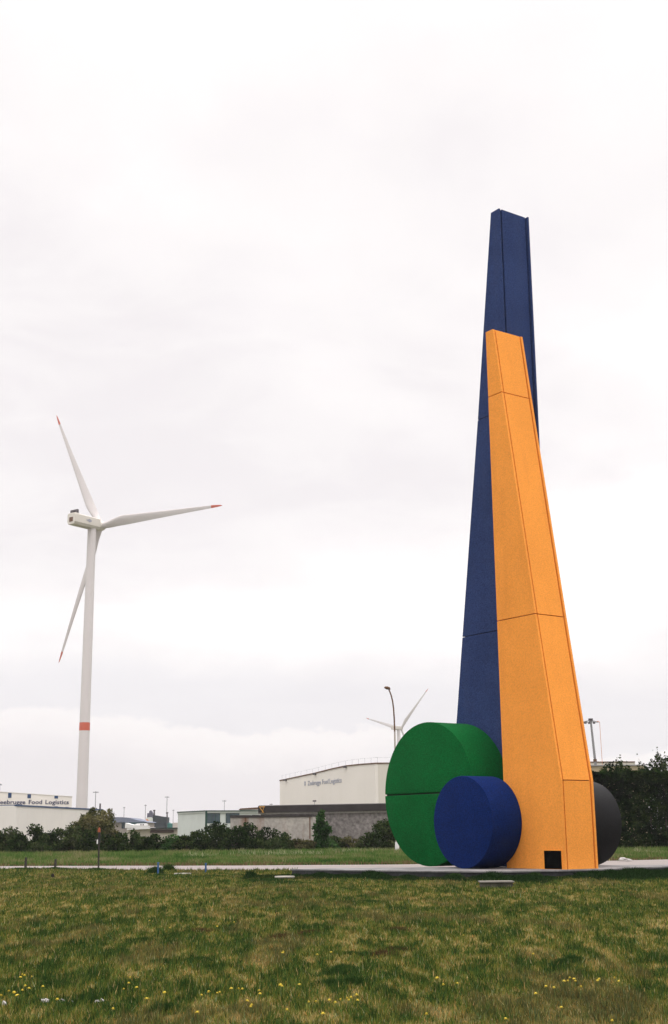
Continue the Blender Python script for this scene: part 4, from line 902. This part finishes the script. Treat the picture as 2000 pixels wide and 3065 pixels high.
for i, (x, y) in enumerate(fl_px):
    o = fl if i == 0 else copy_tree(fl)
    g_ = atZ(x, y, 0.11); o['label'] = flab(x, y); o.location = (g_[0], g_[1], 0); o.rotation_euler = (rg.uniform(-.35, .15), rg.uniform(-.25, .25), rg.random() * 6); s_ = rg.uniform(0.65, 1.1); o.scale = (s_ * 1.05, s_ * 1.05, rg.uniform(0.85, 1.1))

# ------------------------------------------------------------------ small things in the grass
def stone(px, py, wd, label, seed, name='white_stone', m=STONE, squash=0.32):
    rng = random.Random(seed); g_ = atZ(px, py); T = MB(); bm = bmesh.new(); bmesh.ops.create_icosphere(bm, subdivisions=3, radius=1)
    ph = [rng.random() * 6 for _ in range(6)]
    for v in bm.verts:
        c = v.co; k = 1 + 0.22 * math.sin(3 * c.x + ph[0]) * math.sin(2.5 * c.y + ph[1]) + 0.14 * math.sin(6 * c.z + 4 * c.x + ph[2]) + 0.10 * math.sin(9 * c.x + ph[3])
        v.co = Vector((c.x * wd / 2 * k, c.y * wd * 0.35 * k, max(-0.3, c.z) * wd * squash * k))
    me = bpy.data.meshes.new(name); bm.to_mesh(me); bm.free(); me.materials.append(m)
    me.polygons.foreach_set('use_smooth', [True] * len(me.polygons))
    o = bpy.data.objects.new(name, me); o.location = (g_[0], g_[1], 0.02 + wd * .12); link(o); tag(o, label, 'stone', 'white stones in the lower left grass'); return o
stone(13, 3014, 0.04, 'small white stone at the very left edge of the lower grass', 1, squash=0.8)
stone(135, 3008, 0.085, 'widest flat white stone left of the pair in the lower left grass', 2)
stone(185, 3006, 0.055, 'white stone, left one of the close pair in the lower left grass', 3, squash=.4)
stone(214, 3009, 0.04, 'smallest white stone, right one of the close pair in the lower left grass', 4, squash=.4)
stone(291, 3008, 0.06, 'white stone right of the close pair, touching another on its right', 5)
stone(304, 3005, 0.05, 'rightmost white stone of the row in the lower left grass', 6, squash=.4)
o = stone(1868, 2579, 0.62, 'crumpled white litter lying on the far road edge at right', 7, 'litter', STONE, 0.16); o['category'] = 'litter'; del o['group']
o = stone(1884, 2579.5, 0.34, 'smaller scrap of white litter right of the crumpled piece by the road', 8, 'litter', STONE, 0.16); o['category'] = 'litter'; del o['group']
o = stone(158, 2629, 0.14, 'small dark clod of earth on the lawn at left', 9, 'earth_clod', mat('dark_earth', (0.012, 0.010, 0.008), 0.95), 0.9); o['category'] = 'clod'; del o['group']
o = stone(1792, 2590, 0.13, 'tiny pale scrap on the plinth beside the foot of the orange tower', 10, 'litter', WHITE, 0.5); o['category'] = 'litter'; del o['group']
g_ = atZ(1792, 2590, PZ); o.location = (g_[0], g_[1], PZ + 0.03)

# concrete inspection box and cover slabs
g0 = atZ(1438, 2662); g1 = atZ(1540, 2661); yb = g0[1]; xm = (g0[0] + g1[0]) / 2; hw = (g1[0] - g0[0]) / 2
T = thing('inspection_box', 'low concrete inspection box with a pale lid in the lawn before the sculpture', 'inspection box', (xm, yb + .4, 0))
MB().box(xm - hw * .93, xm + hw * .93, yb, yb + 0.5, 0, 0.175).build('box', mat('mossy_concrete', (0.10, 0.095, 0.07), 0.95, var=0.5, vscale=6, fine=.3), T, bevel=0.01)
MB().box(xm - hw, xm + hw, yb - 0.04, yb + 0.54, 0.178, 0.215).build('lid', mat('lid_concrete', (0.22, 0.205, 0.18), 0.9, var=.2, vscale=5), T, bevel=0.008)
for x0, x1, y, lab in ((518, 568, 2622, 'thin pale concrete cover slab beside the left blue post'), (821, 881, 2632, 'thin concrete cover slab at the left end of the plinth weeds')):
    g0 = atZ(x0, y); g1 = atZ(x1, y); xm = (g0[0] + g1[0]) / 2; hw = (g1[0] - g0[0]) / 2
    T = thing('cover_slab', lab, 'cover slab', (xm, g0[1] + .3, 0), 0, 'concrete cover slabs')
    MB().box(xm - hw * .95, xm + hw * .95, g0[1] + .02, g0[1] + 0.68, 0, 0.055).build('frame', mat('dark_concrete', (0.09, 0.085, 0.075), 0.9, fine=.2), T)
    MB().prism([(xm + hw * math.cos(t) * (1.0), g0[1] + .35 + 0.36 * math.sin(t), 0.055) for t in np.linspace(0, 6.283, 25)[:-1]], (0, 0, 0.04)).build('lid', mat('pale_concrete', (0.46, 0.43, 0.37), 0.9, var=.15, vscale=5), T, bevel=0.006)

# posts
for x, y0, y1, lab in ((473, 2581, 2619, 'taller blue post standing in weeds beside the pale cover slab'), (616, 2583, 2614, 'shorter blue post by the road, right of the cover slab')):
    g_ = atZ(x, y1); h_ = atY(x, y0, g_[1])[2]; T = thing('blue_post', lab, 'post', (g_[0], g_[1], 0), 0, 'blue marker posts')
    MB().box(g_[0] - .033, g_[0] + .033, g_[1] - .033, g_[1] + .033, 0, h_ - .04).build('post', BPOST, T, bevel=0.006)
    MB().box(g_[0] - .038, g_[0] + .038, g_[1] - .038, g_[1] + .038, h_ - .04, h_).build('cap', BPOST, T, bevel=0.012)
for x, y0, y1, lab in ((76, 2566, 2602, 'leftmost short weathered wooden post at the road edge'), (165, 2571, 2602.5, 'short wooden post between the leftmost post and the marker post')):
    g_ = atZ(x, y1); h_ = atY(x, y0, g_[1])[2]; T = thing('wooden_post', lab, 'post', (g_[0], g_[1], 0), 0, 'wooden posts at the road edge')
    MB().tube([(g_[0], g_[1], 0), (g_[0] + .01, g_[1], h_ - .06)], [.062, .055], 10).build('post', WOOD, T, smooth=True)
    MB().tube([(g_[0] + .01, g_[1], h_ - .06), (g_[0] + .01, g_[1], h_)], [.06, .04], 10).build('post_top', WOOD, T, smooth=True)
g_ = atZ(295, 2602); mz = lambda y: atY(295, y, g_[1])[2]
T = thing('marker_post', 'dark marker post with an orange top and small white plate at the road edge', 'marker post', (g_[0], g_[1], 0))
MB().tube([(g_[0], g_[1], 0), (g_[0] - .02, g_[1], mz(2521))], [.042, .042], 10).build('post', WOOD, T, smooth=True)
X_ = g_[0] - .02
MB().box(X_ - .048, X_ + .048, g_[1] - .05, g_[1] + .05, mz(2524), mz(2491)).build('body', mat('dark_plastic', (0.018, 0.018, 0.02), 0.5), T, bevel=0.012)
MB().prism([(X_ - .07, g_[1] - .06, mz(2491)), (X_ + .05, g_[1] - .06, mz(2491)), (X_ + .035, g_[1] - .06, mz(2481)), (X_ - .01, g_[1] - .06, mz(2476)), (X_ - .06, g_[1] - .06, mz(2482))], (0, .12, 0)).build('cap', OCAP, T, bevel=0.01)
MB().box(X_ - .095, X_ - .035, g_[1] - .075, g_[1] - .052, mz(2526), mz(2513)).build('plate', WHITE, T, bevel=0.004)

# ------------------------------------------------------------------ the air: pale haze round everything
def haze():
    m = bpy.data.materials.new('haze_air'); m.use_nodes = True; t = m.node_tree; t.nodes.clear()
    o = t.nodes.new('ShaderNodeOutputMaterial'); v = t.nodes.new('ShaderNodeVolumePrincipled'); v.inputs['Color'].default_value = (0.96, 0.94, 0.96, 1)
    v.inputs['Density'].default_value = 0.00016; v.inputs['Anisotropy'].default_value = 0.2
    t.links.new(v.outputs[0], o.inputs['Volume'])
    tag(MB().box(-1400, 1400, -150, 1800, -1.0, 165).build('haze', m), 'pale haze over the harbour', 'haze', kind='stuff')
haze()
